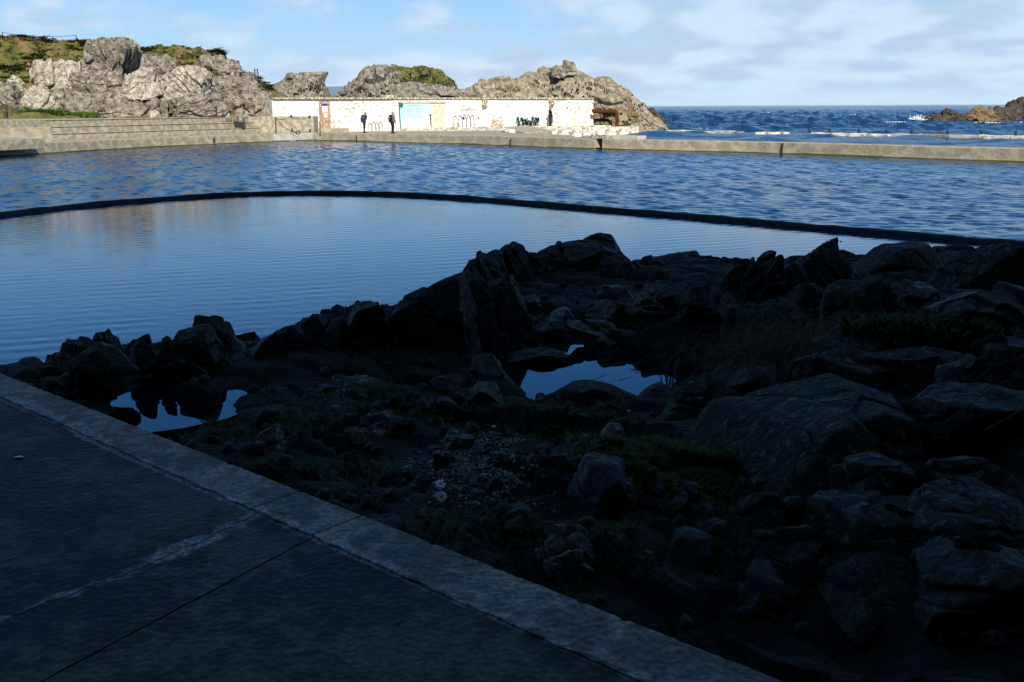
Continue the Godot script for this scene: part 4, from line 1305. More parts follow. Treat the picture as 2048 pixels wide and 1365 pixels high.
	structure("cliff", grid(60, 26, func(s: float, t: float) -> Vector3:
		var x := lerpf(-120, 130, s)
		var k := clampf(t / 0.75, 0, 1)
		var y := lerpf(-1.0, 38.5 + wall_noise.get_noise_1d(x * 2.0) * 3.0, k)
		var z := 12.5 + k * 1.5 + maxf(0.0, t - 0.75) * 160.0 + wall_noise.get_noise_2d(x * 1.5, y * 2.0) * 2.5
		return Vector3(x, y, z + pow(absf(x) / 120.0, 2.0) * -14.0)), mats.dark_rock)

func turf_on(kn: MeshInstance3D, turf: Shape, tufts: Array) -> void:
	# grass lies on the knoll's back: every face of the rock inside an uneven patch gets a skin of turf
	var a := kn.mesh.surface_get_arrays(0)
	var v: PackedVector3Array = a[Mesh.ARRAY_VERTEX]
	var n: PackedVector3Array = a[Mesh.ARRAY_NORMAL]
	var f: PackedInt32Array = a[Mesh.ARRAY_INDEX]
	var top := kn.mesh.get_aabb()
	var edge := simplex(70, 0.3, 3)
	var r := RandomNumberGenerator.new()
	r.seed = 8
	for i in range(0, f.size(), 3):
		var c := (v[f[i]] + v[f[i + 1]] + v[f[i + 2]]) / 3.0
		var x := (c.x - top.position.x) / top.size.x
		var y := (c.y + top.position.y * 0.0) / (top.position.y + top.size.y)
		var e := edge.get_noise_3dv(c) * 0.16
		var inside := y > 0.42 - (x - 0.5) * 0.35 + e and x > 0.5 + e - (y - 0.8) * 0.6 and x < 0.97
		inside = inside or (y > 0.9 + e * 0.6 and x > 0.42 + e)
		if not inside:
			continue
		var q := []
		for k in 3:
			q.append(v[f[i + k]] + n[f[i + k]] * 0.07)
		turf.v.append_array(q)
		turf.n.append_array([n[f[i]], n[f[i + 1]], n[f[i + 2]]])
		turf.uv.append_array([Vector2.ZERO, Vector2.ZERO, Vector2.ZERO])
		if r.randf() < 0.06:
			tufts.append(Transform3D(Basis(Vector3.UP, r.randf() * TAU).scaled(Vector3.ONE * r.randf_range(0.6, 1.2)), c))

func build_sea_wall() -> void:
	var runs := [[[Vector3(15.445, 0.100, -113.790), Vector3(21.221, 0.100, -109.165), Vector3(23.721, 0.100, -106.484)], "low pale sea wall awash near the headland"], [[Vector3(24.599, 0.100, -103.168), Vector3(27.518, 0.100, -101.646)], "short brown piece of sea wall between the two long ones"], [[Vector3(29.152, 0.100, -99.411), Vector3(34.237, 0.100, -94.887), Vector3(38.965, 0.100, -90.742), Vector3(43.787, 0.100, -85.392)], "long white-capped sea wall on the seaward side"]]
	for q in runs:
		var o := thing("sea_wall", q[1], "sea wall")
		var line := smooth_line(q[0], 8)
		var l := length_of(line)
		var k := 0.0
		var i := 0
		while k < l - 0.3:
			var b := minf(k + 2.6, l)
			part("wall_block", band(piece(line, k + 0.02, b - 0.03), 0.0, 1.0, -1.0, 0.15 + 0.04 * sin(i * 2.3), 0.08), mats[["painted_slab", "tan_cliff", "painted_slab", "pale_concrete"][(i * 7 / 3) % 4]], o)
			if q[0].size() == 4:
				part("stub", rock_mesh(Vector3(0.3, 0.3, 0.3), i + 5, "block", 2), mats.dark_iron, o, Vector3(line[mini(int(k / l * line.size()), line.size() - 1)].x, 0.3, line[mini(int(k / l * line.size()), line.size() - 1)].y - 0.5))
			k = b
			i += 1
	# broken water
	var r := RandomNumberGenerator.new()
	r.seed = 21
	var places := []
	var blob := rock_mesh(Vector3(1, 1, 1), 3, "round", 2)
	var put := func(at: Vector3, spread: Vector3, count: int, size: float) -> void:
		for i in count:
			var p := at + Vector3(r.randfn() * spread.x, absf(r.randfn()) * spread.y, r.randfn() * spread.z)
			var k := size * r.randf_range(0.3, 1.0)
			places.append(Transform3D(Basis(Vector3.UP, r.randf() * TAU).scaled(Vector3(k * 1.6, k * 0.7, k)), p))
	put.call(Vector3(64.919, 0.375, -164.000), Vector3(0.55, 0.3, 0.6), 330, 0.15)
	for i in 12:
		put.call(Vector3(60.705, 0.176, -160.000).lerp(Vector3(81.922, -0.088, -164.000), i / 11.0), Vector3(1.2, 0.02, 0.7), 30, 0.14)
	for i in 5:
		put.call(Vector3(17.477, 0.343, -140.000).lerp(Vector3(17.358, 0.356, -128.000), i / 4.0), Vector3(0.7, 0.1, 1.2), 50, 0.16)
	for i in 6:
		var a := r.randf_range(0.13, 0.5)
		var d := r.randf_range(120, 420)
		put.call(Vector3(sin(a) * d, 0.12, -cos(a) * d), Vector3(d * 0.005, 0.02, 0.6), 14, d * 0.0007)
	stuff("foam", blob, mats.foam, places)

# ---------------------------------------------------------------- people
func blend_bones(bones: Array, cell: float, k: float, into: Shape) -> void:
	var lo := Vector3.ONE * 99
	var hi := -lo
	for b in bones:
		var r := maxf(b[2], b[3]) + cell * 2.0
		lo = lo.min(b[0].min(b[1]) - Vector3.ONE * r)
		hi = hi.max(b[0].max(b[1]) + Vector3.ONE * r)
	var nx := int((hi.x - lo.x) / cell) + 2
	var ny := int((hi.y - lo.y) / cell) + 2
	var nz := int((hi.z - lo.z) / cell) + 2
	var f := PackedFloat32Array()
	f.resize(nx * ny * nz)
	f.fill(9.0)
	for b in bones:
		var a: Vector3 = b[0]
		var d: Vector3 = b[1] - a
		var dd := maxf(d.length_squared(), 1e-9)
		var r := maxf(b[2], b[3]) + cell * 2.0 + k
		var p0: Vector3 = ((b[0].min(b[1]) - Vector3.ONE * r - lo) / cell).floor().max(Vector3.ZERO)
		var p1: Vector3 = ((b[0].max(b[1]) + Vector3.ONE * r - lo) / cell).ceil().min(Vector3(nx - 1, ny - 1, nz - 1))
		for z in range(int(p0.z), int(p1.z) + 1):
			for y in range(int(p0.y), int(p1.y) + 1):
				for x in range(int(p0.x), int(p1.x) + 1):
					var p := lo + Vector3(x, y, z) * cell - a
					var t := clampf(p.dot(d) / dd, 0.0, 1.0)
					var v: float = (p - d * t).length() - lerpf(b[2], b[3], t)
					var i := (z * ny + y) * nx + x
					var u := f[i]
					if u > 8.0:
						f[i] = v
					else:
						var h := maxf(k - absf(u - v), 0.0) / k
						f[i] = minf(u, v) - h * h * k * 0.25
	# surface nets
	var id := {}
	var verts := PackedVector3Array()
	var steps := [0, 1, nx, nx + 1, nx * ny, nx * ny + 1, nx * ny + nx, nx * ny + nx + 1]
	var corners := [Vector3(0, 0, 0), Vector3(1, 0, 0), Vector3(0, 1, 0), Vector3(1, 1, 0), Vector3(0, 0, 1), Vector3(1, 0, 1), Vector3(0, 1, 1), Vector3(1, 1, 1)]
	for z in nz - 1:
		for y in ny - 1:
			for x in nx - 1:
				var i := (z * ny + y) * nx + x
				var inside := 0
				for s in steps:
					if f[i + s] < 0.0:
						inside += 1
				if inside == 0 or inside == 8:
					continue
				var sum := Vector3.ZERO
				var all := 0
				for e in [[0, 1], [2, 3], [4, 5], [6, 7], [0, 2], [1, 3], [4, 6], [5, 7], [0, 4], [1, 5], [2, 6], [3, 7]]:
					var u := f[i + steps[e[0]]]
					var v := f[i + steps[e[1]]]
					if (u < 0.0) != (v < 0.0):
						sum += corners[e[0]].lerp(corners[e[1]], u / (u - v))
						all += 1
				id[i] = verts.size()
				verts.append(lo + (Vector3(x, y, z) + sum / all) * cell)
	var faces := PackedInt32Array()
	for i in id:
		for ax in 3:
			var s: int = [1, nx, nx * ny][ax]
			var t: int = [nx, nx * ny, 1][ax]
			var w: int = [nx * ny, 1, nx][ax]
			if i + s < f.size() and (f[i] < 0.0) != (f[i + s] < 0.0) and id.has(i - t) and id.has(i - w) and id.has(i - t - w):
				var q := [id[i], id[i - t], id[i - t - w], id[i - w]]
				if f[i] < 0.0:
					faces.append_array([q[0], q[2], q[1], q[0], q[3], q[2]])
				else:
					faces.append_array([q[0], q[1], q[2], q[0], q[2], q[3]])
	var n := PackedVector3Array()
	n.resize(verts.size())
	for i in range(0, faces.size(), 3):
		var q := (verts[faces[i + 2]] - verts[faces[i]]).cross(verts[faces[i + 1]] - verts[faces[i]])
		for j in 3:
			n[faces[i + j]] += q
	for i in faces:
		into.v.append(verts[i])
		into.n.append(n[i].normalized())
		into.uv.append(Vector2.ZERO)

func grown(bones: Array, by: float) -> Array:
	var out := []
	for b in bones:
		out.append([b[0], b[1], b[2] + by, b[3] + by])
	return out

func hand_bones(wrist: Vector3, along: Vector3, across: Vector3, curl: float) -> Array:
	along = along.normalized()
	across = (across - along * across.dot(along)).normalized()
	var palm := along.cross(across)
	var out := [[wrist, wrist + along * 0.05, 0.024, 0.03]]
	for i in 4:
		var root := wrist + along * 0.085 + across * (i - 1.5) * 0.02
		out.append([wrist + along * 0.02 + across * (i - 1.5) * 0.012, root, 0.016, 0.011])
		var l: float = [0.034, 0.04, 0.037, 0.028][i]
		var p := root
		for j in 3:
			var a := curl * (0.6 + j * 0.7)
			var q := p + (along * cos(a) + palm * sin(a)) * l * (1.0 - 0.2 * j)
			out.append([p, q, 0.0095 - 0.001 * j, 0.0085 - 0.001 * j])
			p = q
	var t0 := wrist + along * 0.03 - across * 0.028
	var t1 := t0 + (along * 0.7 - across * 0.6 + palm * 0.3) * 0.04
	out.append([t0, t1, 0.013, 0.011])
	out.append([t1, t1 + (along * 0.9 + palm * 0.4) * 0.03, 0.011, 0.009])
	return out

# a standing adult facing +x; joints as a dictionary
func person(label: String, at: Vector3, turn: float, high: float, j: Dictionary, wear: Dictionary) -> Node3D:
	var o := thing("person", label, "person", at, turn)
	o.scale = Vector3.ONE * (high / 1.75)
	var legs := []
	var feet := []
	var arms := []
	var skin := []
	var hands := []
	for s in [-1, 1]:
		var side := "r" if s < 0 else "l"
		var hip := Vector3(j.lean * -0.1, 0.9, 0.09 * s)
		var knee: Vector3 = j["knee_" + side]
		var ankle: Vector3 = j["ankle_" + side]
		var shoulder := Vector3(j.lean, 1.42, 0.18 * s)
		var elbow: Vector3 = j["elbow_" + side]
		var wrist: Vector3 = j["wrist_" + side]
		legs.append_array([[hip, knee, 0.088, 0.058], [knee, ankle, 0.056, 0.036]])
		feet.append([ankle + Vector3(-0.03, -0.035, 0), ankle + Vector3(0.16, -0.045, 0.02 * s), 0.042, 0.032])
		arms.append_array([[shoulder, elbow, 0.052, 0.04], [elbow, wrist, 0.04, 0.026]])
		hands.append_array(hand_bones(wrist, j.get("hand_" + side, wrist - elbow), Vector3(0.9, 0.1, 0.3 * s), j.get("curl_" + side, 0.35)))
	var trunk := [[Vector3(j.lean * -0.1, 0.92, -0.07), Vector3(j.lean * -0.1, 0.92, 0.07), 0.11, 0.11], [Vector3(0, 0.95, 0), Vector3(j.lean * 0.6, 1.2, 0), 0.125, 0.13], [Vector3(j.lean, 1.33, -0.1), Vector3(j.lean, 1.33, 0.1), 0.115, 0.115]]
	var head_at: Vector3 = Vector3(j.lean + 0.05, 1.63, 0) + j.get("head", Vector3.ZERO)
	var neck := [[Vector3(j.lean, 1.42, 0), head_at + Vector3(-0.02, -0.06, 0), 0.06, 0.055]]
	var head := [[head_at + Vector3(-0.015, 0.03, 0), head_at + Vector3(0.0, 0.02, 0), 0.088, 0.085], [head_at, head_at + Vector3(0.04, -0.07, 0), 0.07, 0.045],
		[head_at + Vector3(0.08, 0.02, 0), head_at + Vector3(0.105, -0.018, 0), 0.012, 0.016], [head_at + Vector3(0.072, -0.056, -0.018), head_at + Vector3(0.072, -0.056, 0.018), 0.011, 0.011],
		[head_at + Vector3(-0.01, 0.01, -0.085), head_at + Vector3(-0.005, -0.03, -0.082), 0.017, 0.012], [head_at + Vector3(-0.01, 0.01, 0.085), head_at + Vector3(-0.005, -0.03, 0.082), 0.017, 0.012]]
	var body := Shape.new()
	blend_bones(legs + trunk + arms + neck + feet, 0.028, 0.06, body)
	blend_bones(head + neck, 0.011, 0.02, body)
	blend_bones(hands, 0.0075, 0.008, body)
	part("body", body.mesh(), mats.skin, o)
	var s1 := Shape.new()
	blend_bones(grown(legs, 0.018) + grown([trunk[0]], 0.012), 0.026, 0.05, s1)
	part("trousers", s1.mesh(), mats[wear.trousers], o)
	var s2 := Shape.new()
	blend_bones(grown(trunk, 0.02) + grown(arms, 0.016), 0.026, 0.05, s2)
	part("jacket", s2.mesh(), mats[wear.jacket], o)
	for b in feet:
		var s3 := Shape.new()
		blend_bones(grown([b], 0.014), 0.016, 0.02, s3)
		part("shoe", s3.mesh(), mats.shoe, o)
	var s4 := Shape.new()
	blend_bones([[head_at + Vector3(-0.035, 0.045, 0), head_at + Vector3(-0.03, 0.05, 0), 0.083, 0.08], [head_at + Vector3(-0.05, -0.03, -0.02), head_at + Vector3(-0.05, -0.03, 0.02), 0.06, 0.06]], 0.012, 0.03, s4)
	part("hair", s4.mesh(), mats.grey_hair, o)
	for s in [-1, 1]:
		var e := Shape.new()
		blend_bones([[head_at + Vector3(0.077, 0.005, 0.032 * s), head_at + Vector3(0.077, 0.005, 0.036 * s), 0.009, 0.009]], 0.005, 0.003, e)
		part("eye", e.mesh(), mats.eye_dark, o)
	if wear.has("pack"):
		var s5 := Shape.new()
		blend_bones([[Vector3(j.lean - 0.2, 1.0, -0.09), Vector3(j.lean - 0.2, 1.0, 0.09), 0.12, 0.12], [Vector3(j.lean - 0.22, 1.2, -0.1), Vector3(j.lean - 0.22, 1.2, 0.1), 0.13, 0.13], [Vector3(j.lean - 0.19, 1.4, -0.08), Vector3(j.lean - 0.19, 1.4, 0.08), 0.1, 0.1]], 0.025, 0.08, s5)
		var pk := part("backpack", s5.mesh(), mats[wear.pack], o)
		var s6 := Shape.new()
		for z in [-0.13, 0.13]:
			s6.tube([Vector3(j.lean - 0.12, 1.46, z), Vector3(j.lean + 0.06, 1.5, z), Vector3(j.lean + 0.15, 1.36, z), Vector3(j.lean + 0.1, 1.12, z), Vector3(j.lean - 0.1, 1.02, z)], 0.022, 0.022, 6)
		part("strap", s6.mesh(), mats.black_cloth, pk)
		if wear.has("panel"):
			var s7 := Shape.new()
			blend_bones([[Vector3(j.lean - 0.31, 1.08, -0.06), Vector3(j.lean - 0.31, 1.3, 0.06), 0.06, 0.06]], 0.02, 0.03, s7)
			part("pocket", s7.mesh(), mats[wear.panel], pk)
	return o

func build_people() -> void:
	var face_right := 0.503
	person("person in dark clothes with a blue backpack and hands clasped behind", Vector3(-12.321, 0.640, -86.000), face_right, 1.76, {"lean": 0.07, "knee_r": Vector3(0.03, 0.49, -0.09), "knee_l": Vector3(-0.02, 0.49, 0.09), "ankle_r": Vector3(0.03, 0.085, -0.1), "ankle_l": Vector3(-0.09, 0.085, 0.1), "elbow_r": Vector3(-0.12, 1.14, -0.25), "elbow_l": Vector3(-0.12, 1.14, 0.25), "wrist_r": Vector3(-0.24, 0.95, -0.06), "wrist_l": Vector3(-0.25, 0.93, 0.05), "hand_r": Vector3(-0.1, -0.5, 0.8), "hand_l": Vector3(-0.1, -0.5, -0.8), "head": Vector3(0.02, -0.01, 0)}, {"trousers": "dark_cloth", "jacket": "navy_cloth", "pack": "blue_pack", "panel": "blue_pack"})
	person("person in a mauve top with a black and white backpack", Vector3(-9.784, 0.640, -84.407), face_right + 0.25, 1.76, {"lean": 0.03, "knee_r": Vector3(0.08, 0.5, -0.1), "knee_l": Vector3(0.02, 0.49, 0.12), "ankle_r": Vector3(0.03, 0.085, -0.12), "ankle_l": Vector3(-0.06, 0.085, 0.16), "elbow_r": Vector3(0.02, 1.13, -0.25), "elbow_l": Vector3(0.04, 1.12, 0.24), "wrist_r": Vector3(0.16, 0.9, -0.22), "wrist_l": Vector3(0.14, 0.9, 0.2)}, {"trousers": "dark_cloth", "jacket": "mauve_cloth", "pack": "black_cloth", "panel": "grey_cloth"})
	var p := person("person in black shading the eyes with one hand, grey coat on the other arm", Vector3(3.889, 0.875, -101.531), face_right - 1.1, 1.74, {"lean": 0.0, "knee_r": Vector3(0.03, 0.49, -0.1), "knee_l": Vector3(0.02, 0.49, 0.1), "ankle_r": Vector3(0.0, 0.085, -0.12), "ankle_l": Vector3(0.0, 0.085, 0.1), "elbow_r": Vector3(-0.02, 1.15, -0.27), "elbow_l": Vector3(0.12, 1.5, 0.38), "wrist_r": Vector3(0.12, 0.96, -0.22), "wrist_l": Vector3(0.17, 1.63, 0.16), "hand_l": Vector3(-0.1, 0.2, -0.9), "curl_r": 0.7}, {"trousers": "dark_cloth", "jacket": "black_cloth"})
	var c := Shape.new()
	blend_bones([[Vector3(0.08, 0.98, -0.28), Vector3(0.05, 0.5, -0.3), 0.06, 0.12], [Vector3(0.05, 0.5, -0.3), Vector3(0.0, 0.28, -0.26), 0.12, 0.08]], 0.025, 0.05, c)
	var coat := part("coat", c.mesh(), mats.grey_cloth)
	coat.transform = p.transform
	tag(coat, "grey coat hanging from the arm of the person in black", "coat")

# ---------------------------------------------------------------- the near, shaded shore
var ground_spots := PackedVector3Array()
var soil: FastNoiseLite
var crags: FastNoiseLite
var crag_gap: FastNoiseLite

func ground_at(x: float, z: float) -> float:
	var y := level_at(ground_spots, x, z, 0.04)
	return y

func ground_detail(x: float, z: float) -> float:
	var q := Vector2(x * 0.8 + z * 0.6, z * 0.8 - x * 0.6)
	var w := soil.get_noise_2d(x, z)
	return w * 0.05 + crags.get_noise_2d(q.x * 1.5 + w * 0.2, q.y * 3.2 + w * 0.3) * 0.05 + crags.get_noise_2d(q.x * 0.7 + w * 0.5 + 9.0, q.y * 1.3 + w * 0.4) * 0.07 - (1.0 - smoothstep(0.0, 0.2, crag_gap.get_noise_2d(q.x * 1.5 + w * 0.2, q.y * 3.2 + w * 0.3) + 1.0)) * 0.035

func build_pavement() -> void:
	# kerb and slabs, cut by a joint and by a crack
	var n := simplex(500, 1.6, 3)
	var img_side := 1024
	var img := Image.create(img_side, img_side, false, Image.FORMAT_RGB8)
	var a := Vector2(-3.188, -6.032)
	var b := Vector2(0.774, -2.560)
	var d := (b - a).normalized()
	var inn := Vector2(-d.y, d.x)
	if inn.dot(Vector2.ZERO - a) < 0.0:
		inn = -inn
	var crack: Array = [Vector3(-0.930, 1.100, -4.021), Vector3(-0.976, 1.100, -3.943), Vector3(-1.032, 1.100, -3.826), Vector3(-1.104, 1.100, -3.715), Vector3(-1.195, 1.100, -3.555), Vector3(-1.284, 1.100, -3.424), Vector3(-1.375, 1.100, -3.274), Vector3(-1.475, 1.100, -3.172), Vector3(-1.568, 1.100, -3.072), Vector3(-1.652, 1.100, -2.939), Vector3(-1.800, 1.100, -2.645)]
	var lime: Array = [Vector3(-2.812, 1.100, -5.446), Vector3(-2.438, 1.100, -5.112), Vector3(-2.124, 1.100, -4.799), Vector3(-1.827, 1.100, -4.478), Vector3(-1.543, 1.100, -4.194), Vector3(-1.277, 1.100, -3.969), Vector3(-1.032, 1.100, -3.826), Vector3(-0.737, 1.100, -3.560), Vector3(-0.473, 1.100, -3.285), Vector3(-0.210, 1.100, -3.043), Vector3(0.021, 1.100, -2.830), Vector3(0.318, 1.100, -2.563)]
	var c2 := PackedVector2Array()
	for p in crack:
		c2.append(Vector2(p.x, p.z))
	var l2 := PackedVector2Array()
	for p in lime:
		l2.append(Vector2(p.x, p.z))
	var n1 := simplex(501, 1.4, 4)
	var n2 := simplex(502, 9.0, 4)
	var n3 := simplex(503, 40.0, 2)
	var near := func(line: PackedVector2Array, p: Vector2) -> float:
		var best := 9.0
		for i in line.size() - 1:
			best = minf(best, Geometry2D.get_closest_point_to_segment(p, line[i], line[i + 1]).distance_squared_to(p))
		return sqrt(best)
	for y in img_side:
		for x in img_side:
			var p := Vector2(-6.0 + 8.0 * (x + 0.5) / img_side, -8.0 + 8.0 * (y + 0.5) / img_side)
			var g := n2.get_noise_2dv(p)
			var s := n3.get_noise_2dv(p)
			var kerb := (p - a).dot(inn)
			var m := smoothstep(-0.35, 0.4, n1.get_noise_2dv(p) + g * 0.5)
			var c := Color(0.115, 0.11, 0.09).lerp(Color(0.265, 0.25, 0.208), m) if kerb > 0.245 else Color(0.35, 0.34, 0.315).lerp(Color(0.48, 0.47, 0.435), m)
			# lime that has wept from the crack and along the kerb: pale, grainy and ragged
			if kerb > 0.1 and kerb < 3.0:
				var dl: float = near.call(l2, p)
				var t := clampf((0.055 + n1.get_noise_2dv(p * 2.3) * 0.06 + g * 0.03 - dl) / 0.03, 0, 1) if kerb < 0.27 else 0.0
				if kerb > 0.2 and p.x < 0.0:
					t = maxf(t, clampf((0.046 + n1.get_noise_2dv(p * 1.7) * 0.07 + g * 0.03 - float(near.call(c2, p))) / 0.03, 0, 1))
				c = c.lerp(Color(0.56, 0.57, 0.56), t * (0.65 + 0.35 * s))
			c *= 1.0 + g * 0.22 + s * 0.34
			img.set_pixel(x, y, c)
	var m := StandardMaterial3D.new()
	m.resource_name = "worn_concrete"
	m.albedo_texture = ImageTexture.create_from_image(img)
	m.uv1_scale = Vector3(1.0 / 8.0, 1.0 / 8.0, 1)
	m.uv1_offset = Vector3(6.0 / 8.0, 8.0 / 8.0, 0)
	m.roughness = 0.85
	m.heightmap_enabled = true
	m.heightmap_texture = relief(1024, simplex(504, 220.0 / 1024, 4))
	m.heightmap_scale = 0.7
	var o := Node3D.new()
	o.name = numbered("pavement")
	o.set_meta("kind", "structure")
	add_child(o)
	var along := func(p: Vector2) -> float: return (p - a).dot(d)
	var joint0 := Vector2(-0.620, -3.760)
	var joint1 := Vector2(-1.329, -2.576)
	var jd := (joint1 - joint0).normalized()
	var cs: float = along.call(c2[0])
	var js: float = along.call(joint0)
	# kerb pieces with a slightly chipped inner edge
	for r in [[-2.2, cs, 0.003], [cs, js, 0.005], [js, js + 3.2, 0.005], [js + 3.2, js + 7.0, 0.005]]:
		var s0: float = r[0] + r[2]
		var s1: float = r[1] - r[2]
		var outer := PackedVector2Array()
		var inner := PackedVector2Array()
		var count := maxi(2, int((s1 - s0) / 0.02))
		var skew := 0.12
		for i in count + 1:
			var s := lerpf(s0, s1, float(i) / count)
			outer.append(a + d * s + inn * (n.get_noise_1d(s * 6.0) * 0.004 + maxf(0.0, n.get_noise_1d(s * 17.0 + 9.0) - 0.32) * 0.05))
			var w := 0.215 + 0.05 * clampf(s / 5.0, 0, 1)
			inner.append(a + d * (s - skew * 0.0) + inn * (w + n.get_noise_1d(s * 4.0 + 40.0) * 0.014))
		inner.reverse()
		outer.append_array(inner)
		var sh := Shape.new()
		sh.slab(outer, 0.2, 1.1)
		part("kerbstone", sh.mesh(), m, o)
	# slabs behind the kerb
	var base := func(s: float) -> Vector2: return a + d * s + inn * (0.215 + 0.05 * clampf(s / 5.0, 0, 1) - 0.02)
	var crack_line := PackedVector2Array()
	c2[1] = base.call(cs)
	for k in c2.size() - 2:
		for q in 8:
			var p := c2[k + 1].lerp(c2[k + 2], q / 8.0)
			crack_line.append(p + d * n.get_noise_2d(p.x * 9.0, p.y * 9.0) * 0.02 * minf(1.0, (k * 8 + q) / 8.0))
	crack_line.append(c2[-1])
	crack_line[0] = base.call(cs)
	var far := c2[-1] + (c2[-1] - c2[-3]).normalized() * 6.0
	var jb: Vector2 = base.call(js)
	var sh1 := Shape.new()
	var out1 := PackedVector2Array([base.call(-2.2), base.call(cs * 0.3), base.call(cs * 0.7)])
	out1.append_array(crack_line)
	out1.append_array([far, far + Vector2(-8, 2), base.call(-2.2) + inn * 8.0])
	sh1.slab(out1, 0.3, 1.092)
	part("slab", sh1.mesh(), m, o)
	var out2 := PackedVector2Array([base.call(cs) + d * 0.003])
	for k in 121:
		out2.append(jb - d * (0.006 + 0.006 * n.get_noise_1d(k * 0.21)) + jd * (k * 0.05))
	out2.append_array([jb - d * 0.006 + jd * 9.0, far + d * 0.1])
	var rev := crack_line.duplicate()
	rev.reverse()
	for p in rev.slice(0, rev.size() - 1):
		out2.append(p + d * 0.004)
	var sh2 := Shape.new()
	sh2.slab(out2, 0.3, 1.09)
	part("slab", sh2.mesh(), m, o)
	var joint_edge := PackedVector2Array()
	for k in 119:
		joint_edge.append(jb + d * (0.006 + 0.006 * n.get_noise_1d(k * 0.21 + 70.0)) + jd * ((119 - k) * 0.05))
	var sh3 := Shape.new()
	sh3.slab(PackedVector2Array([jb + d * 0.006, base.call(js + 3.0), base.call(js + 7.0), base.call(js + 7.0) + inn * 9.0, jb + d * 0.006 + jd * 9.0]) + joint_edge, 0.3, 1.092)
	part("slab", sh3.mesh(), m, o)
	var lf := part("shell", rock_mesh(Vector3(0.045, 0.012, 0.03), 4, "round", 2), mats.petal)
	lf.position = Vector3(-2.338, 1.094, -4.494)
	tag(lf, "tiny white shell lying alone on the concrete pavement", "shell")

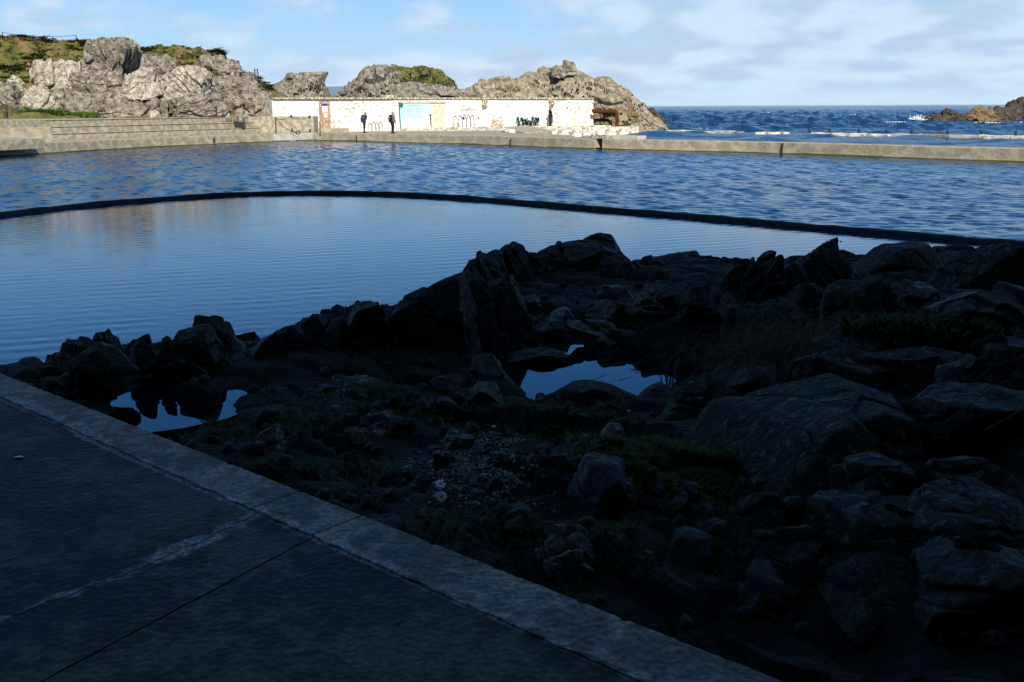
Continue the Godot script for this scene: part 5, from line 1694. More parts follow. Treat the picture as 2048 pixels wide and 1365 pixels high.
func build_shore() -> void:
	soil = simplex(600, 0.9, 5)
	crags = cells(601, 1.0, FastNoiseLite.RETURN_CELL_VALUE)
	crag_gap = cells(601, 1.0, FastNoiseLite.RETURN_DISTANCE2_SUB)
	ground_spots = PackedVector3Array([
		Vector3(-5.867, 0.200, -8.532), Vector3(-8.034, -0.500, -13.335), Vector3(-4.900, 0.250, -9.274), Vector3(-3.795, 0.500, -7.844), Vector3(-3.260, 0.460, -7.614), Vector3(-2.645, 0.420, -8.187), Vector3(-2.097, 0.420, -8.764), Vector3(-1.506, 0.420, -9.029), Vector3(-0.685, 0.400, -9.249), Vector3(-0.117, 0.420, -9.501),
		Vector3(0.414, 0.450, -10.645), Vector3(1.032, 0.500, -11.528), Vector3(2.131, 0.620, -9.804), Vector3(2.873, 0.720, -9.797), Vector3(2.594, 0.950, -7.489), Vector3(3.126, 1.000, -6.948), Vector3(3.798, 1.050, -6.879), Vector3(4.632, 0.900, -9.344), Vector3(4.145, 0.800, -9.880),
		Vector3(2.722, 0.600, -11.269), Vector3(1.957, 0.500, -11.827), Vector3(1.511, 0.450, -13.205), Vector3(4.072, 0.600, -11.896), Vector3(7.403, 0.450, -14.343), Vector3(8.952, 0.400, -15.119),
		Vector3(-5.755, -0.300, -11.583), Vector3(-5.381, -0.300, -12.739), Vector3(-4.155, -0.300, -13.004), Vector3(-3.153, -0.300, -13.285), Vector3(-2.010, -0.300, -14.985), Vector3(-0.779, -0.300, -18.513), Vector3(1.750, -0.300, -19.678), Vector3(4.701, -0.300, -19.593), Vector3(6.763, -0.300, -19.865), Vector3(9.972, -0.300, -21.205),
		Vector3(-7.370, -0.600, -14.040), Vector3(-6.780, -0.600, -16.167), Vector3(-5.383, -0.600, -16.992), Vector3(-3.744, -0.600, -17.415), Vector3(-2.405, -0.700, -21.358), Vector3(-0.316, -0.700, -27.358), Vector3(3.393, -0.600, -24.448), Vector3(6.702, -0.500, -23.162), Vector3(9.135, -0.400, -23.476), Vector3(-11.567, -0.700, -17.189),
		Vector3(-2.953, 0.120, -7.834), Vector3(-2.680, 0.120, -7.872), Vector3(-2.449, 0.120, -8.070), Vector3(-3.041, 0.120, -7.525), Vector3(-2.589, 0.340, -7.118), Vector3(-2.502, 0.200, -7.690), Vector3(-2.858, 0.200, -7.562), Vector3(-2.099, 0.400, -7.393), Vector3(-2.116, 0.400, -8.094), Vector3(-2.211, 0.380, -7.110),
		Vector3(0.323, 0.140, -8.238), Vector3(0.763, 0.140, -8.391), Vector3(1.241, 0.140, -8.720), Vector3(1.677, 0.140, -8.890), Vector3(-0.118, 0.140, -9.500), Vector3(0.840, 0.140, -9.282), Vector3(0.098, 0.400, -7.425), Vector3(0.864, 0.400, -7.349), Vector3(0.397, 0.200, -8.008), Vector3(0.927, 0.200, -8.308), Vector3(1.585, 0.200, -8.627), Vector3(1.405, 0.500, -7.616), Vector3(1.945, 0.550, -8.281), Vector3(-0.101, 0.450, -8.039),
		Vector3(-1.945, 0.450, -6.438), Vector3(-1.537, 0.500, -6.290), Vector3(-1.105, 0.500, -6.489), Vector3(-1.284, 0.450, -7.618), Vector3(-0.642, 0.500, -7.051), Vector3(-0.364, 0.620, -5.496), Vector3(-0.072, 0.660, -5.387), Vector3(0.088, 0.550, -6.648), Vector3(-0.787, 0.550, -5.603), Vector3(-0.321, 0.600, -4.763),
		Vector3(0.815, 0.720, -5.632), Vector3(1.203, 0.680, -6.127), Vector3(1.717, 0.700, -5.678), Vector3(2.503, 0.780, -5.439), Vector3(2.747, 0.900, -6.036), Vector3(2.258, 0.850, -6.448), Vector3(2.960, 0.850, -5.234),
		Vector3(0.175, 0.550, -4.354), Vector3(0.558, 0.600, -4.632), Vector3(0.873, 0.500, -4.294), Vector3(1.427, 0.600, -4.623), Vector3(1.693, 0.700, -4.036), Vector3(2.229, 0.750, -4.454), Vector3(1.422, 0.400, -3.809), Vector3(1.000, 0.400, -3.813), Vector3(1.821, 0.550, -3.557), Vector3(2.434, 0.700, -3.800), Vector3(2.899, 0.800, -4.636)])
	structure("rocky_ground", grid(500, 380, func(s: float, t: float) -> Vector3:
		var a := deg_to_rad(lerpf(-38.0, 64.0, s))
		var r := 1.9 * pow(15.0, t)
		var x := sin(a) * r
		var z := -cos(a) * r
		return Vector3(x, ground_at(x, z) + ground_detail(x, z), z)), mats.earth)
	# rock pools
	var pw := water("still_water", lin(0.002, 0.004, 0.007), 0.0, Vector2.ONE, 0.0, 0)
	pw.roughness = 0.02
	var s := Shape.new()
	s.slab(PackedVector2Array([Vector2(-3.22, -7.38), Vector2(-3.39, -8.06), Vector2(-3.19, -8.52), Vector2(-2.70, -8.64), Vector2(-2.21, -8.47), Vector2(-2.09, -7.82), Vector2(-2.25, -7.51), Vector2(-2.50, -7.29), Vector2(-2.79, -7.15)]), 0.1, 0.33)
	structure("rock_pool", s.mesh(), pw)
	s = Shape.new()
	s.slab(PackedVector2Array([Vector2(-0.06, -7.52), Vector2(-0.17, -8.33), Vector2(-0.31, -9.30), Vector2(0.63, -9.80), Vector2(1.49, -9.79), Vector2(2.04, -9.56), Vector2(1.74, -8.37), Vector2(1.12, -7.85), Vector2(0.60, -7.42)]), 0.1, 0.37)
	structure("rock_pool", s.mesh(), pw)
	build_ridge()
	build_inner_rocks()
	build_plants()

func build_ridge() -> void:
	# the bedrock that ties the ridge's rocks together
	var crest: Array = [Vector3(-4.657, 0.397, -8.300), Vector3(-4.460, 0.395, -8.600), Vector3(-4.196, 0.378, -8.800), Vector3(-4.085, 0.481, -9.100), Vector3(-3.803, 0.527, -9.350), Vector3(-3.532, 0.390, -9.500), Vector3(-3.203, 0.412, -9.700), Vector3(-2.843, 0.297, -10.000), Vector3(-2.471, 0.297, -10.400), Vector3(-2.115, 0.395, -10.800), Vector3(-1.616, 0.458, -11.200), Vector3(-1.128, 0.586, -11.500), Vector3(-0.743, 0.633, -11.900), Vector3(-0.414, 0.758, -13.000), Vector3(0.117, 0.748, -13.900), Vector3(0.844, 0.732, -14.400), Vector3(1.302, 0.778, -14.700), Vector3(1.653, 0.554, -14.500), Vector3(2.343, 0.447, -14.700), Vector3(3.090, 0.279, -14.700), Vector3(3.749, 0.441, -14.700), Vector3(4.125, 0.334, -14.700), Vector3(4.938, 0.505, -15.700), Vector3(5.573, 0.298, -15.900), Vector3(6.561, 0.413, -16.200), Vector3(7.228, 0.274, -16.400), Vector3(8.940, 0.340, -17.400), Vector3(11.060, 0.341, -18.000)]
	var mesh := ridge_body(crest, 0.62, 0.62, -0.35, 611, Vector2(0.38, 0.3), 0.1, 760, 64)
	tag(part("rock_ridge", mesh, mats.dark_rock), "long bedrock ridge between the paddling pool and the shaded hollow", "rock ridge")
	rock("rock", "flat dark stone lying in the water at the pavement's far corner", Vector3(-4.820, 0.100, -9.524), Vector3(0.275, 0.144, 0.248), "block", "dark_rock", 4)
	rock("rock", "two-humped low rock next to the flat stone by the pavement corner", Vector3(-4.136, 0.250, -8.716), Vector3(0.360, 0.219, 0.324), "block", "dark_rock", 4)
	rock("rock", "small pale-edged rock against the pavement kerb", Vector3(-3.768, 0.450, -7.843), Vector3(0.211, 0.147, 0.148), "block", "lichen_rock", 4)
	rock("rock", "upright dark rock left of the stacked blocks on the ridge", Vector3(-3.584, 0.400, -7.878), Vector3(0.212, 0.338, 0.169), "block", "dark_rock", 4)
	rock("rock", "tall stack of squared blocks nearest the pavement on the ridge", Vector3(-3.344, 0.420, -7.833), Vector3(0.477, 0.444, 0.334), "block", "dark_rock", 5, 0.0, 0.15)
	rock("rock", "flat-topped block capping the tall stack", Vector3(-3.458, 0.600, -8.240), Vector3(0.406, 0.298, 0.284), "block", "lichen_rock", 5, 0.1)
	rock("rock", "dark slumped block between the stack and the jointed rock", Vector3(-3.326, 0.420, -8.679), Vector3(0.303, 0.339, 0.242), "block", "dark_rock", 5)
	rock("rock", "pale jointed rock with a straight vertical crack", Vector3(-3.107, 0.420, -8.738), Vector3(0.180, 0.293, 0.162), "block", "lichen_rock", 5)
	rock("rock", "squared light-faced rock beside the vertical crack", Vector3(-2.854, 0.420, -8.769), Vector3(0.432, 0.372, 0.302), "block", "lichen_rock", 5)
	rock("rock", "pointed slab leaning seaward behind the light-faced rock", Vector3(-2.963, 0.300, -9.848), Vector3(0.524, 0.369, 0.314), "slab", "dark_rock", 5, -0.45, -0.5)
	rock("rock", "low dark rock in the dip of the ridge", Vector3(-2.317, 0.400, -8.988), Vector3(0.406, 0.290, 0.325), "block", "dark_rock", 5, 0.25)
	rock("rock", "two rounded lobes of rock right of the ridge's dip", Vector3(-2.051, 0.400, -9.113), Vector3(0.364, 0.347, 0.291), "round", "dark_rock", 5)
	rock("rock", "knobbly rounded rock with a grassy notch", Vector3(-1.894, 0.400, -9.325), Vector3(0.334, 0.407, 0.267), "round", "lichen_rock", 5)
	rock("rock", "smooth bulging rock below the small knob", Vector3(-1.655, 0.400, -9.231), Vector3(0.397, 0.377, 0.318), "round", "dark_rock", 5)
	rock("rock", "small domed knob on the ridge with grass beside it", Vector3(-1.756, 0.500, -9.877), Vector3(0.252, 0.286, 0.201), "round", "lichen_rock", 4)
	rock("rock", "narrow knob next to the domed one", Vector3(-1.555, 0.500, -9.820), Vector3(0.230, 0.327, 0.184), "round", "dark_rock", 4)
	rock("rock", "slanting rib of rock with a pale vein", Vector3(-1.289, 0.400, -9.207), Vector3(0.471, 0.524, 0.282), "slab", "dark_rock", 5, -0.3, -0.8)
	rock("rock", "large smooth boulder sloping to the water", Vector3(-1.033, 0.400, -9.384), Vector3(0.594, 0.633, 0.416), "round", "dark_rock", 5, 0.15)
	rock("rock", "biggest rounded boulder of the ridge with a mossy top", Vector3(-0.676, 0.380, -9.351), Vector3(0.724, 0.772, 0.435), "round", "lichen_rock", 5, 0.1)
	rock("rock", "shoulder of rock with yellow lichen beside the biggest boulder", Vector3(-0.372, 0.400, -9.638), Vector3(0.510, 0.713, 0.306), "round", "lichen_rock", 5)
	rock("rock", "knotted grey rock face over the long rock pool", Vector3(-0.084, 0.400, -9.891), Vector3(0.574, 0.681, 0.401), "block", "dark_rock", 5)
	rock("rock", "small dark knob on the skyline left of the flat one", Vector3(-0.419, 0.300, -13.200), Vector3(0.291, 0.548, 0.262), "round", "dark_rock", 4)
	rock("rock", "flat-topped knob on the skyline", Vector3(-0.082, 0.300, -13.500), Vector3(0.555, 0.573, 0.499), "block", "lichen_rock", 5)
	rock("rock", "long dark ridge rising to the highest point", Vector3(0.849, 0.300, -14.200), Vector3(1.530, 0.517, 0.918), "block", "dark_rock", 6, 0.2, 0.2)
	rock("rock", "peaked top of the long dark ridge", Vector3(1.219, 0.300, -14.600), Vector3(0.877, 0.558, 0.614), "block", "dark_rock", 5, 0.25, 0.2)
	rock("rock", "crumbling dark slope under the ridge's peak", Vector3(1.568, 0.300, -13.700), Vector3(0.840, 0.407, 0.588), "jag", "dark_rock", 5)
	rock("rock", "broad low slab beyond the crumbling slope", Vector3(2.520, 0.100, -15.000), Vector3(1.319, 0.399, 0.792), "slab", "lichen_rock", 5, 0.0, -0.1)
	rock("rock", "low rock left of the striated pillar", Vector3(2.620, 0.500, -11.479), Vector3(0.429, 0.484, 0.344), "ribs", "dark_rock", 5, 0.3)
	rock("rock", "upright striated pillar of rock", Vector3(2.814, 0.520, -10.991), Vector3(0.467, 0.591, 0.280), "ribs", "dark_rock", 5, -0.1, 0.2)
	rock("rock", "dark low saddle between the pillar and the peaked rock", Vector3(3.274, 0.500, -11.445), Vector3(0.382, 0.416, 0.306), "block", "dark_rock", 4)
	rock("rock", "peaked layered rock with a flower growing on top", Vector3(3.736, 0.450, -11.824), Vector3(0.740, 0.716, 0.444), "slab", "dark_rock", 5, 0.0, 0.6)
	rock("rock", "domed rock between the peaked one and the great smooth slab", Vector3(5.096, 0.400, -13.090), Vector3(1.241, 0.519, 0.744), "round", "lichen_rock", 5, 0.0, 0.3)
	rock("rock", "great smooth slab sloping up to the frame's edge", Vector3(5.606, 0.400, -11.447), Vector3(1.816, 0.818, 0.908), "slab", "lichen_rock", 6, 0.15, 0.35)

func build_inner_rocks() -> void:
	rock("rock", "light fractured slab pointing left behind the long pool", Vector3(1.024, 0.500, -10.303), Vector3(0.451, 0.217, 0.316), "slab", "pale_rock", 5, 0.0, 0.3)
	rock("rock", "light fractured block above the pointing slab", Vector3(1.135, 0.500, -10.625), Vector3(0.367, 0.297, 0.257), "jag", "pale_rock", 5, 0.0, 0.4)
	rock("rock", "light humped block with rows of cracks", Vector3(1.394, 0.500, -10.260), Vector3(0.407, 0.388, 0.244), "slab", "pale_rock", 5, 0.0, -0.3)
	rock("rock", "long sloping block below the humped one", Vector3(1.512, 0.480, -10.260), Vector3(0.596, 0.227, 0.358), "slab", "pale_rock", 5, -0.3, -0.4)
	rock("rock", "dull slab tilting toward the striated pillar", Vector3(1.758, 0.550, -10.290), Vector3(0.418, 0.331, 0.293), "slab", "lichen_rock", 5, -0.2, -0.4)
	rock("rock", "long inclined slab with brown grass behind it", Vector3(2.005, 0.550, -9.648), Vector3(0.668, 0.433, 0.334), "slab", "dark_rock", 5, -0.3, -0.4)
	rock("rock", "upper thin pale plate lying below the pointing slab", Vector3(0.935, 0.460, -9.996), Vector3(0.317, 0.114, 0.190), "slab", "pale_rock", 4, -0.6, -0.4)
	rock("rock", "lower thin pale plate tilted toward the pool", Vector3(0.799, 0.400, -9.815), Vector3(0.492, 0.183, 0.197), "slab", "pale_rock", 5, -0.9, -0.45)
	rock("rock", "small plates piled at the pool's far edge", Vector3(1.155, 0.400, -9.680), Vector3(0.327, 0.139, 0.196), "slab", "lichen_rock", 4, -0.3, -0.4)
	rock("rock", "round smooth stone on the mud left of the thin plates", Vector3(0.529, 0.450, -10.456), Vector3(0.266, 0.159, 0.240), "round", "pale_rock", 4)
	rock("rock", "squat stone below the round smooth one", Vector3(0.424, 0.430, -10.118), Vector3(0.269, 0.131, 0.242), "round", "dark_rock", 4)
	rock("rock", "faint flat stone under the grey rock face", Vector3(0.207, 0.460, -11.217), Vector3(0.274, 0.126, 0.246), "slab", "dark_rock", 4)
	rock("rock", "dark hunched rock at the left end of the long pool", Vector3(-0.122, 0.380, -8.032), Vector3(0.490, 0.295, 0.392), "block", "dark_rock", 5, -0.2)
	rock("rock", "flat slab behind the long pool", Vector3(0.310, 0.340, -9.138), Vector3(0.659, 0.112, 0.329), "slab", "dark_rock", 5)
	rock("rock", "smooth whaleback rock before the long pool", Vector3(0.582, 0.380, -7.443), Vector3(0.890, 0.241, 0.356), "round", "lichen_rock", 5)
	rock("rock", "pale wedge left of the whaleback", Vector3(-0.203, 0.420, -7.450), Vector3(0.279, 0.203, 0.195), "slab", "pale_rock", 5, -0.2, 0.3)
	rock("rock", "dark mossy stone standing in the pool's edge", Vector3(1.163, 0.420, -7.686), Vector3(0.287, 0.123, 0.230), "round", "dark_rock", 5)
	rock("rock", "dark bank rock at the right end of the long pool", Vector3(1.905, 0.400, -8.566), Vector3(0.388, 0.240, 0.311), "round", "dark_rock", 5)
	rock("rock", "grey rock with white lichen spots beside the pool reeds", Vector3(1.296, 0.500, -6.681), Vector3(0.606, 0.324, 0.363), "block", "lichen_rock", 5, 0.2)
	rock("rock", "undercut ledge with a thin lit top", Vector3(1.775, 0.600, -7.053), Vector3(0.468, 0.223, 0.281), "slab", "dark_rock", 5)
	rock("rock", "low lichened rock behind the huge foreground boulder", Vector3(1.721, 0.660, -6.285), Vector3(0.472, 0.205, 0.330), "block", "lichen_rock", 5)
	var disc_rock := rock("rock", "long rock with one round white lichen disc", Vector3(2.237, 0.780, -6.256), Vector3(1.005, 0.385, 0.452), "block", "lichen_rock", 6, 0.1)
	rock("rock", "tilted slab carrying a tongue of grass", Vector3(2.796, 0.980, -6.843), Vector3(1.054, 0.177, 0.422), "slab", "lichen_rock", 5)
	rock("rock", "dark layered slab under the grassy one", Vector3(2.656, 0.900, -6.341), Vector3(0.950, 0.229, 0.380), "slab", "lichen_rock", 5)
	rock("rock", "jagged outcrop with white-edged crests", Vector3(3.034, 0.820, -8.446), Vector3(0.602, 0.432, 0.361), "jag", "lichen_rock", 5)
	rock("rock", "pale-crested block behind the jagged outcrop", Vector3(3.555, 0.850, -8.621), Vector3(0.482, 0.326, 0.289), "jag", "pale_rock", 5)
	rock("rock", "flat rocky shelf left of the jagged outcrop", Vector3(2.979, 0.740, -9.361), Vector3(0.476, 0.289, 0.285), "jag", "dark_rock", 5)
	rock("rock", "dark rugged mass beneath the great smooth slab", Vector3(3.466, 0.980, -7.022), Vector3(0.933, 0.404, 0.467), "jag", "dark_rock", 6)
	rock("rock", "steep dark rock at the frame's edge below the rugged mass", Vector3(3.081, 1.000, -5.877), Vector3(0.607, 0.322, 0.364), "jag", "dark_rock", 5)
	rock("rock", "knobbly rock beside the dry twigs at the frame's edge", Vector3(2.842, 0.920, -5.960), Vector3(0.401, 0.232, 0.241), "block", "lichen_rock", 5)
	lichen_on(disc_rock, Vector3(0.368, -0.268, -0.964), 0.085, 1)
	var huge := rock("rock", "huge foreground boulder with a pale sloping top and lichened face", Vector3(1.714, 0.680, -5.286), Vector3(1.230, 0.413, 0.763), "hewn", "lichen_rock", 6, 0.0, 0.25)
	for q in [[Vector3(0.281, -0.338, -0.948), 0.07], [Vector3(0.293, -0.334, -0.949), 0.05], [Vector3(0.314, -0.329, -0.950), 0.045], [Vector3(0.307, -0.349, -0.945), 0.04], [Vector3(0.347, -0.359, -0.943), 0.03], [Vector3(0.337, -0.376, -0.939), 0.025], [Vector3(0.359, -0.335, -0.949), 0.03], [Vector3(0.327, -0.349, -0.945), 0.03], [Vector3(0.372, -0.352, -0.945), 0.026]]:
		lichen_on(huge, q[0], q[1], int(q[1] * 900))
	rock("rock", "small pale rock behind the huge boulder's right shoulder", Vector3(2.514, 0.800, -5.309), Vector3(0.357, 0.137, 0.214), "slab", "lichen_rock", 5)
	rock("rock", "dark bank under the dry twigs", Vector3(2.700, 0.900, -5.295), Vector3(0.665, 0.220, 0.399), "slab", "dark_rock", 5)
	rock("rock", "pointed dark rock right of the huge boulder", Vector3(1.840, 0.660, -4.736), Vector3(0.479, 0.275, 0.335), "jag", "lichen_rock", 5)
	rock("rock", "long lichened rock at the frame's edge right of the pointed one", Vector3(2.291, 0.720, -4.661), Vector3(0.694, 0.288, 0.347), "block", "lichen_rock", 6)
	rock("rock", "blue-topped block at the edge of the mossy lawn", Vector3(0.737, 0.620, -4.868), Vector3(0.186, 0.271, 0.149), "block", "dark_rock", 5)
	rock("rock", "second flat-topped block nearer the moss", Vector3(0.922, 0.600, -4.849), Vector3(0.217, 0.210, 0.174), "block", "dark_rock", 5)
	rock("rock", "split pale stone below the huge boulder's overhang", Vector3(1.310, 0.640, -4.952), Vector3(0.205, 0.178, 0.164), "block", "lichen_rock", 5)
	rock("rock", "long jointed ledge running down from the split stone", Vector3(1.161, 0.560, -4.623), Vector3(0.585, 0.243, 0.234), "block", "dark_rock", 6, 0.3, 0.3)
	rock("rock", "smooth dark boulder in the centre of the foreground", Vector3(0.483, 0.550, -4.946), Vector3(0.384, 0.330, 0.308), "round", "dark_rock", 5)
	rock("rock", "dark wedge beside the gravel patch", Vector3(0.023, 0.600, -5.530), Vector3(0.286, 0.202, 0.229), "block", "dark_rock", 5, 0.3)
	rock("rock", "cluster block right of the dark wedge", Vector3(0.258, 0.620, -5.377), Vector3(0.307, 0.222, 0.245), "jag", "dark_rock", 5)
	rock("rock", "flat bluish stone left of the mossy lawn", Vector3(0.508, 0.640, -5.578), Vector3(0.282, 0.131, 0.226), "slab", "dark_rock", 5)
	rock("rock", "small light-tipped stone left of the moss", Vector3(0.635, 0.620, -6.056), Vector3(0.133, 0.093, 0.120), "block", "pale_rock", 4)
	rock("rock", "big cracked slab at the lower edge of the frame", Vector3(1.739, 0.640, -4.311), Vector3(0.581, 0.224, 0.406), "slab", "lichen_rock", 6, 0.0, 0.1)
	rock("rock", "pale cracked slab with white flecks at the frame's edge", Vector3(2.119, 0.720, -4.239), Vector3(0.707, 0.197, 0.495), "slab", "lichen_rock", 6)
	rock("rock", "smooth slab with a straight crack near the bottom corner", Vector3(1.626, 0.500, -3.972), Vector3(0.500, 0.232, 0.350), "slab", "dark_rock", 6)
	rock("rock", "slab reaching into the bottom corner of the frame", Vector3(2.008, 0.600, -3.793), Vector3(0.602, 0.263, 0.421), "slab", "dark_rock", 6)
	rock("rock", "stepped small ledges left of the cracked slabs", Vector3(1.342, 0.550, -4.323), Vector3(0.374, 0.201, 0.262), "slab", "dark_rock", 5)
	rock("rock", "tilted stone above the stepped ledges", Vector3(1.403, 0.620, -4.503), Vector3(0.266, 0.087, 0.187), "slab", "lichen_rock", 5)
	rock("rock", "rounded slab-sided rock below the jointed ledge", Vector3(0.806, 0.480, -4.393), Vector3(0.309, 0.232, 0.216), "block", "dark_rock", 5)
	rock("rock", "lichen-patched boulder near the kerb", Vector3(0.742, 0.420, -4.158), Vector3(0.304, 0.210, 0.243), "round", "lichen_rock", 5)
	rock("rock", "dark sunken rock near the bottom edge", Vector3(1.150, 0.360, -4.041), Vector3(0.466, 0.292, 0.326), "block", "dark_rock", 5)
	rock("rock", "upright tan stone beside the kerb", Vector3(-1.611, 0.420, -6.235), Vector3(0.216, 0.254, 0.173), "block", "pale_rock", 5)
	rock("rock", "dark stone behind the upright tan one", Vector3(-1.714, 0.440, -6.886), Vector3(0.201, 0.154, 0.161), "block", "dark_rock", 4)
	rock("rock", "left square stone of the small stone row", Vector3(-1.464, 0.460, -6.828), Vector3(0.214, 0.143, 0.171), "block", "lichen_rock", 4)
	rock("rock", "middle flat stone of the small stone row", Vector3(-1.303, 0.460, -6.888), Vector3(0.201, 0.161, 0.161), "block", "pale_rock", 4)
	rock("rock", "little cubic stone in the small stone row", Vector3(-1.199, 0.500, -7.003), Vector3(0.102, 0.079, 0.082), "block", "lichen_rock", 4)
	rock("rock", "low tawny stone before the little cubic one", Vector3(-1.196, 0.480, -6.822), Vector3(0.192, 0.101, 0.154), "block", "lichen_rock", 4)
	rock("rock", "angular stone with a bright flat top", Vector3(-1.010, 0.480, -6.719), Vector3(0.218, 0.169, 0.174), "block", "pale_rock", 5)
	rock("rock", "long bright-topped stone at the right of the row", Vector3(-0.898, 0.500, -6.785), Vector3(0.205, 0.136, 0.164), "block", "pale_rock", 5)
	rock("rock", "dull triangular stone at the end of the row", Vector3(-0.783, 0.500, -6.604), Vector3(0.193, 0.111, 0.155), "jag", "lichen_rock", 4)
	rock("rock", "low curved plate below the stone row", Vector3(-1.041, 0.460, -6.604), Vector3(0.332, 0.060, 0.166), "slab", "pale_rock", 4)
	rock("rock", "small flat stone under the left square one", Vector3(-1.358, 0.460, -6.764), Vector3(0.191, 0.060, 0.134), "slab", "pale_rock", 4)
	rock("rock", "wide pale bedrock plate on the mud", Vector3(-1.265, 0.420, -7.943), Vector3(0.436, 0.096, 0.393), "slab", "pale_rock", 5)
	rock("rock", "lower pale plate with a dark seam", Vector3(-1.228, 0.440, -7.511), Vector3(0.328, 0.090, 0.262), "slab", "pale_rock", 5, -0.3)
	rock("rock", "small pale plate left of the wide one", Vector3(-1.498, 0.420, -7.867), Vector3(0.220, 0.084, 0.176), "slab", "lichen_rock", 4)
	rock("rock", "short pale plate in the grass", Vector3(-0.959, 0.450, -7.515), Vector3(0.164, 0.070, 0.131), "slab", "pale_rock", 4)
	rock("rock", "dark triangular rock right of the grass tuft", Vector3(-0.667, 0.480, -7.010), Vector3(0.219, 0.155, 0.175), "block", "dark_rock", 5)
	rock("rock", "twin-peaked dark rock next to the triangular one", Vector3(-0.512, 0.480, -7.150), Vector3(0.216, 0.120, 0.173), "jag", "dark_rock", 4)
	rock("rock", "dark low rock behind the grassy flat", Vector3(-0.499, 0.420, -7.937), Vector3(0.386, 0.120, 0.232), "block", "dark_rock", 4)
	rock("rock", "pale banded stone lying by the gravel", Vector3(-0.351, 0.560, -6.204), Vector3(0.202, 0.088, 0.161), "slab", "pale_rock", 5, 0.0, -0.4)
	rock("rock", "small banded stone above the pale one", Vector3(-0.286, 0.560, -6.520), Vector3(0.075, 0.060, 0.060), "slab", "pale_rock", 4)
	rock("rock", "pale grey stone at the kerb beneath the daisies", Vector3(-0.463, 0.580, -4.846), Vector3(0.109, 0.089, 0.098), "round", "lichen_rock", 4)
	rock("rock", "dim stone left of the daisies", Vector3(-0.665, 0.600, -5.184), Vector3(0.099, 0.064, 0.089), "round", "lichen_rock", 4)
	rock("rock", "rough whitish rock at the kerb's foot", Vector3(0.282, 0.500, -4.339), Vector3(0.281, 0.269, 0.197), "jag", "pale_rock", 5)
	rock("rock", "rock at the kerb's foot left of the whitish one", Vector3(0.008, 0.500, -4.632), Vector3(0.304, 0.209, 0.243), "block", "dark_rock", 5)

# a ridge of bedrock under a crest line, falling away on both sides to a foot
func ridge_body(crest: Array, front: float, back: float, foot: float, sd: int, cell: Vector2, amount: float, nx: int, nz: int) -> ArrayMesh:
	var curve := Curve3D.new()
	curve.bake_interval = 0.1 if cell.x < 0.6 else 0.5
	for p in crest:
		curve.add_point(p)
	var run := curve.get_baked_length()
	var own := cells(sd, 1.0, FastNoiseLite.RETURN_CELL_VALUE)
	var gap := cells(sd, 1.0, FastNoiseLite.RETURN_DISTANCE2_SUB)
	var own2 := cells(sd + 3, 1.0, FastNoiseLite.RETURN_CELL_VALUE)
	var rag := simplex(sd + 1, 0.6 / cell.x, 4)
	var broad := simplex(sd + 2, 0.16 / cell.x, 2)
	var near := minf(cell.x * 1.0, 1.0)
	return grid(nx, nz, func(s: float, t: float) -> Vector3:
		var p := curve.sample_baked(s * run)
		var q := curve.sample_baked(minf(s * run + near, run)) - curve.sample_baked(maxf(s * run - near, 0.0))
		var side := Vector3(-q.z, 0, q.x).normalized()
		var across := (t - 0.5) * 2.0
		var d := absf(across)
		var w := (front if across > 0.0 else back) * (1.0 + 0.5 * broad.get_noise_2d(s * run, 7.0))
		var at := p + side * across * w
		at.y = p.y - pow(d, 1.5) * (p.y - foot)
		var e := rag.get_noise_3dv(at)
		var c := Vector3((at.x + at.y * 0.35) / cell.x + e * 0.4, (at.y + at.x * 0.3) / cell.y + e * 0.35, at.z / cell.x)
		var groove := 1.0 - smoothstep(0.0, 0.08, gap.get_noise_3dv(c) + 1.0)
		var out := side * signf(across) * minf(d * 1.6, 1.0) + Vector3.UP * (1.1 - d)
		return at + out.normalized() * (own.get_noise_3dv(c) * 0.9 + own2.get_noise_3dv(c * 2.1) * 0.4 + e * 0.9 + broad.get_noise_3dv(at) * 1.2 - groove * 0.5) * amount)

# a flat crust of pale lichen where a line of sight meets a rock
func lichen_on(o: MeshInstance3D, sight: Vector3, radius: float, sd: int) -> void:
	var a := o.mesh.surface_get_arrays(0)
	var v: PackedVector3Array = a[Mesh.ARRAY_VERTEX]
	var n: PackedVector3Array = a[Mesh.ARRAY_NORMAL]
	var d := sight.normalized()
	var best := -1
	var score := 1e9
	for i in v.size():
		if n[i].dot(d) > -0.15:
			continue
		var p := o.transform * v[i] - Vector3(0, 2.7, 0)
		var t := p.dot(d)
		var off := (p - d * t).length()
		if off * 8.0 + t < score and off < 0.12:
			score = off * 8.0 + t
			best = i
	if best < 0:
		return
	var r := RandomNumberGenerator.new()
	r.seed = sd
	var up := n[best]
	var x := up.cross(Vector3(0.3, 0.2, 0.9)).normalized()
	var y := up.cross(x)
	var s := Shape.new()
	var rim := []
	for k in 18:
		var ang := TAU * k / 18.0
		var q := radius * r.randf_range(0.8, 1.1)
		rim.append((x * cos(ang) + y * sin(ang)) * q)
	for k in 18:
		var l := (k + 1) % 18
		s.tri(up * 0.012, rim[k] * 0.8 + up * 0.009, rim[l] * 0.8 + up * 0.009, up)
		s.quad(rim[k] * 0.8 + up * 0.009, rim[l] * 0.8 + up * 0.009, rim[l] - up * 0.012, rim[k] - up * 0.012, up)
	part("lichen_crust", s.mesh(), mats.lichen, o, v[best])

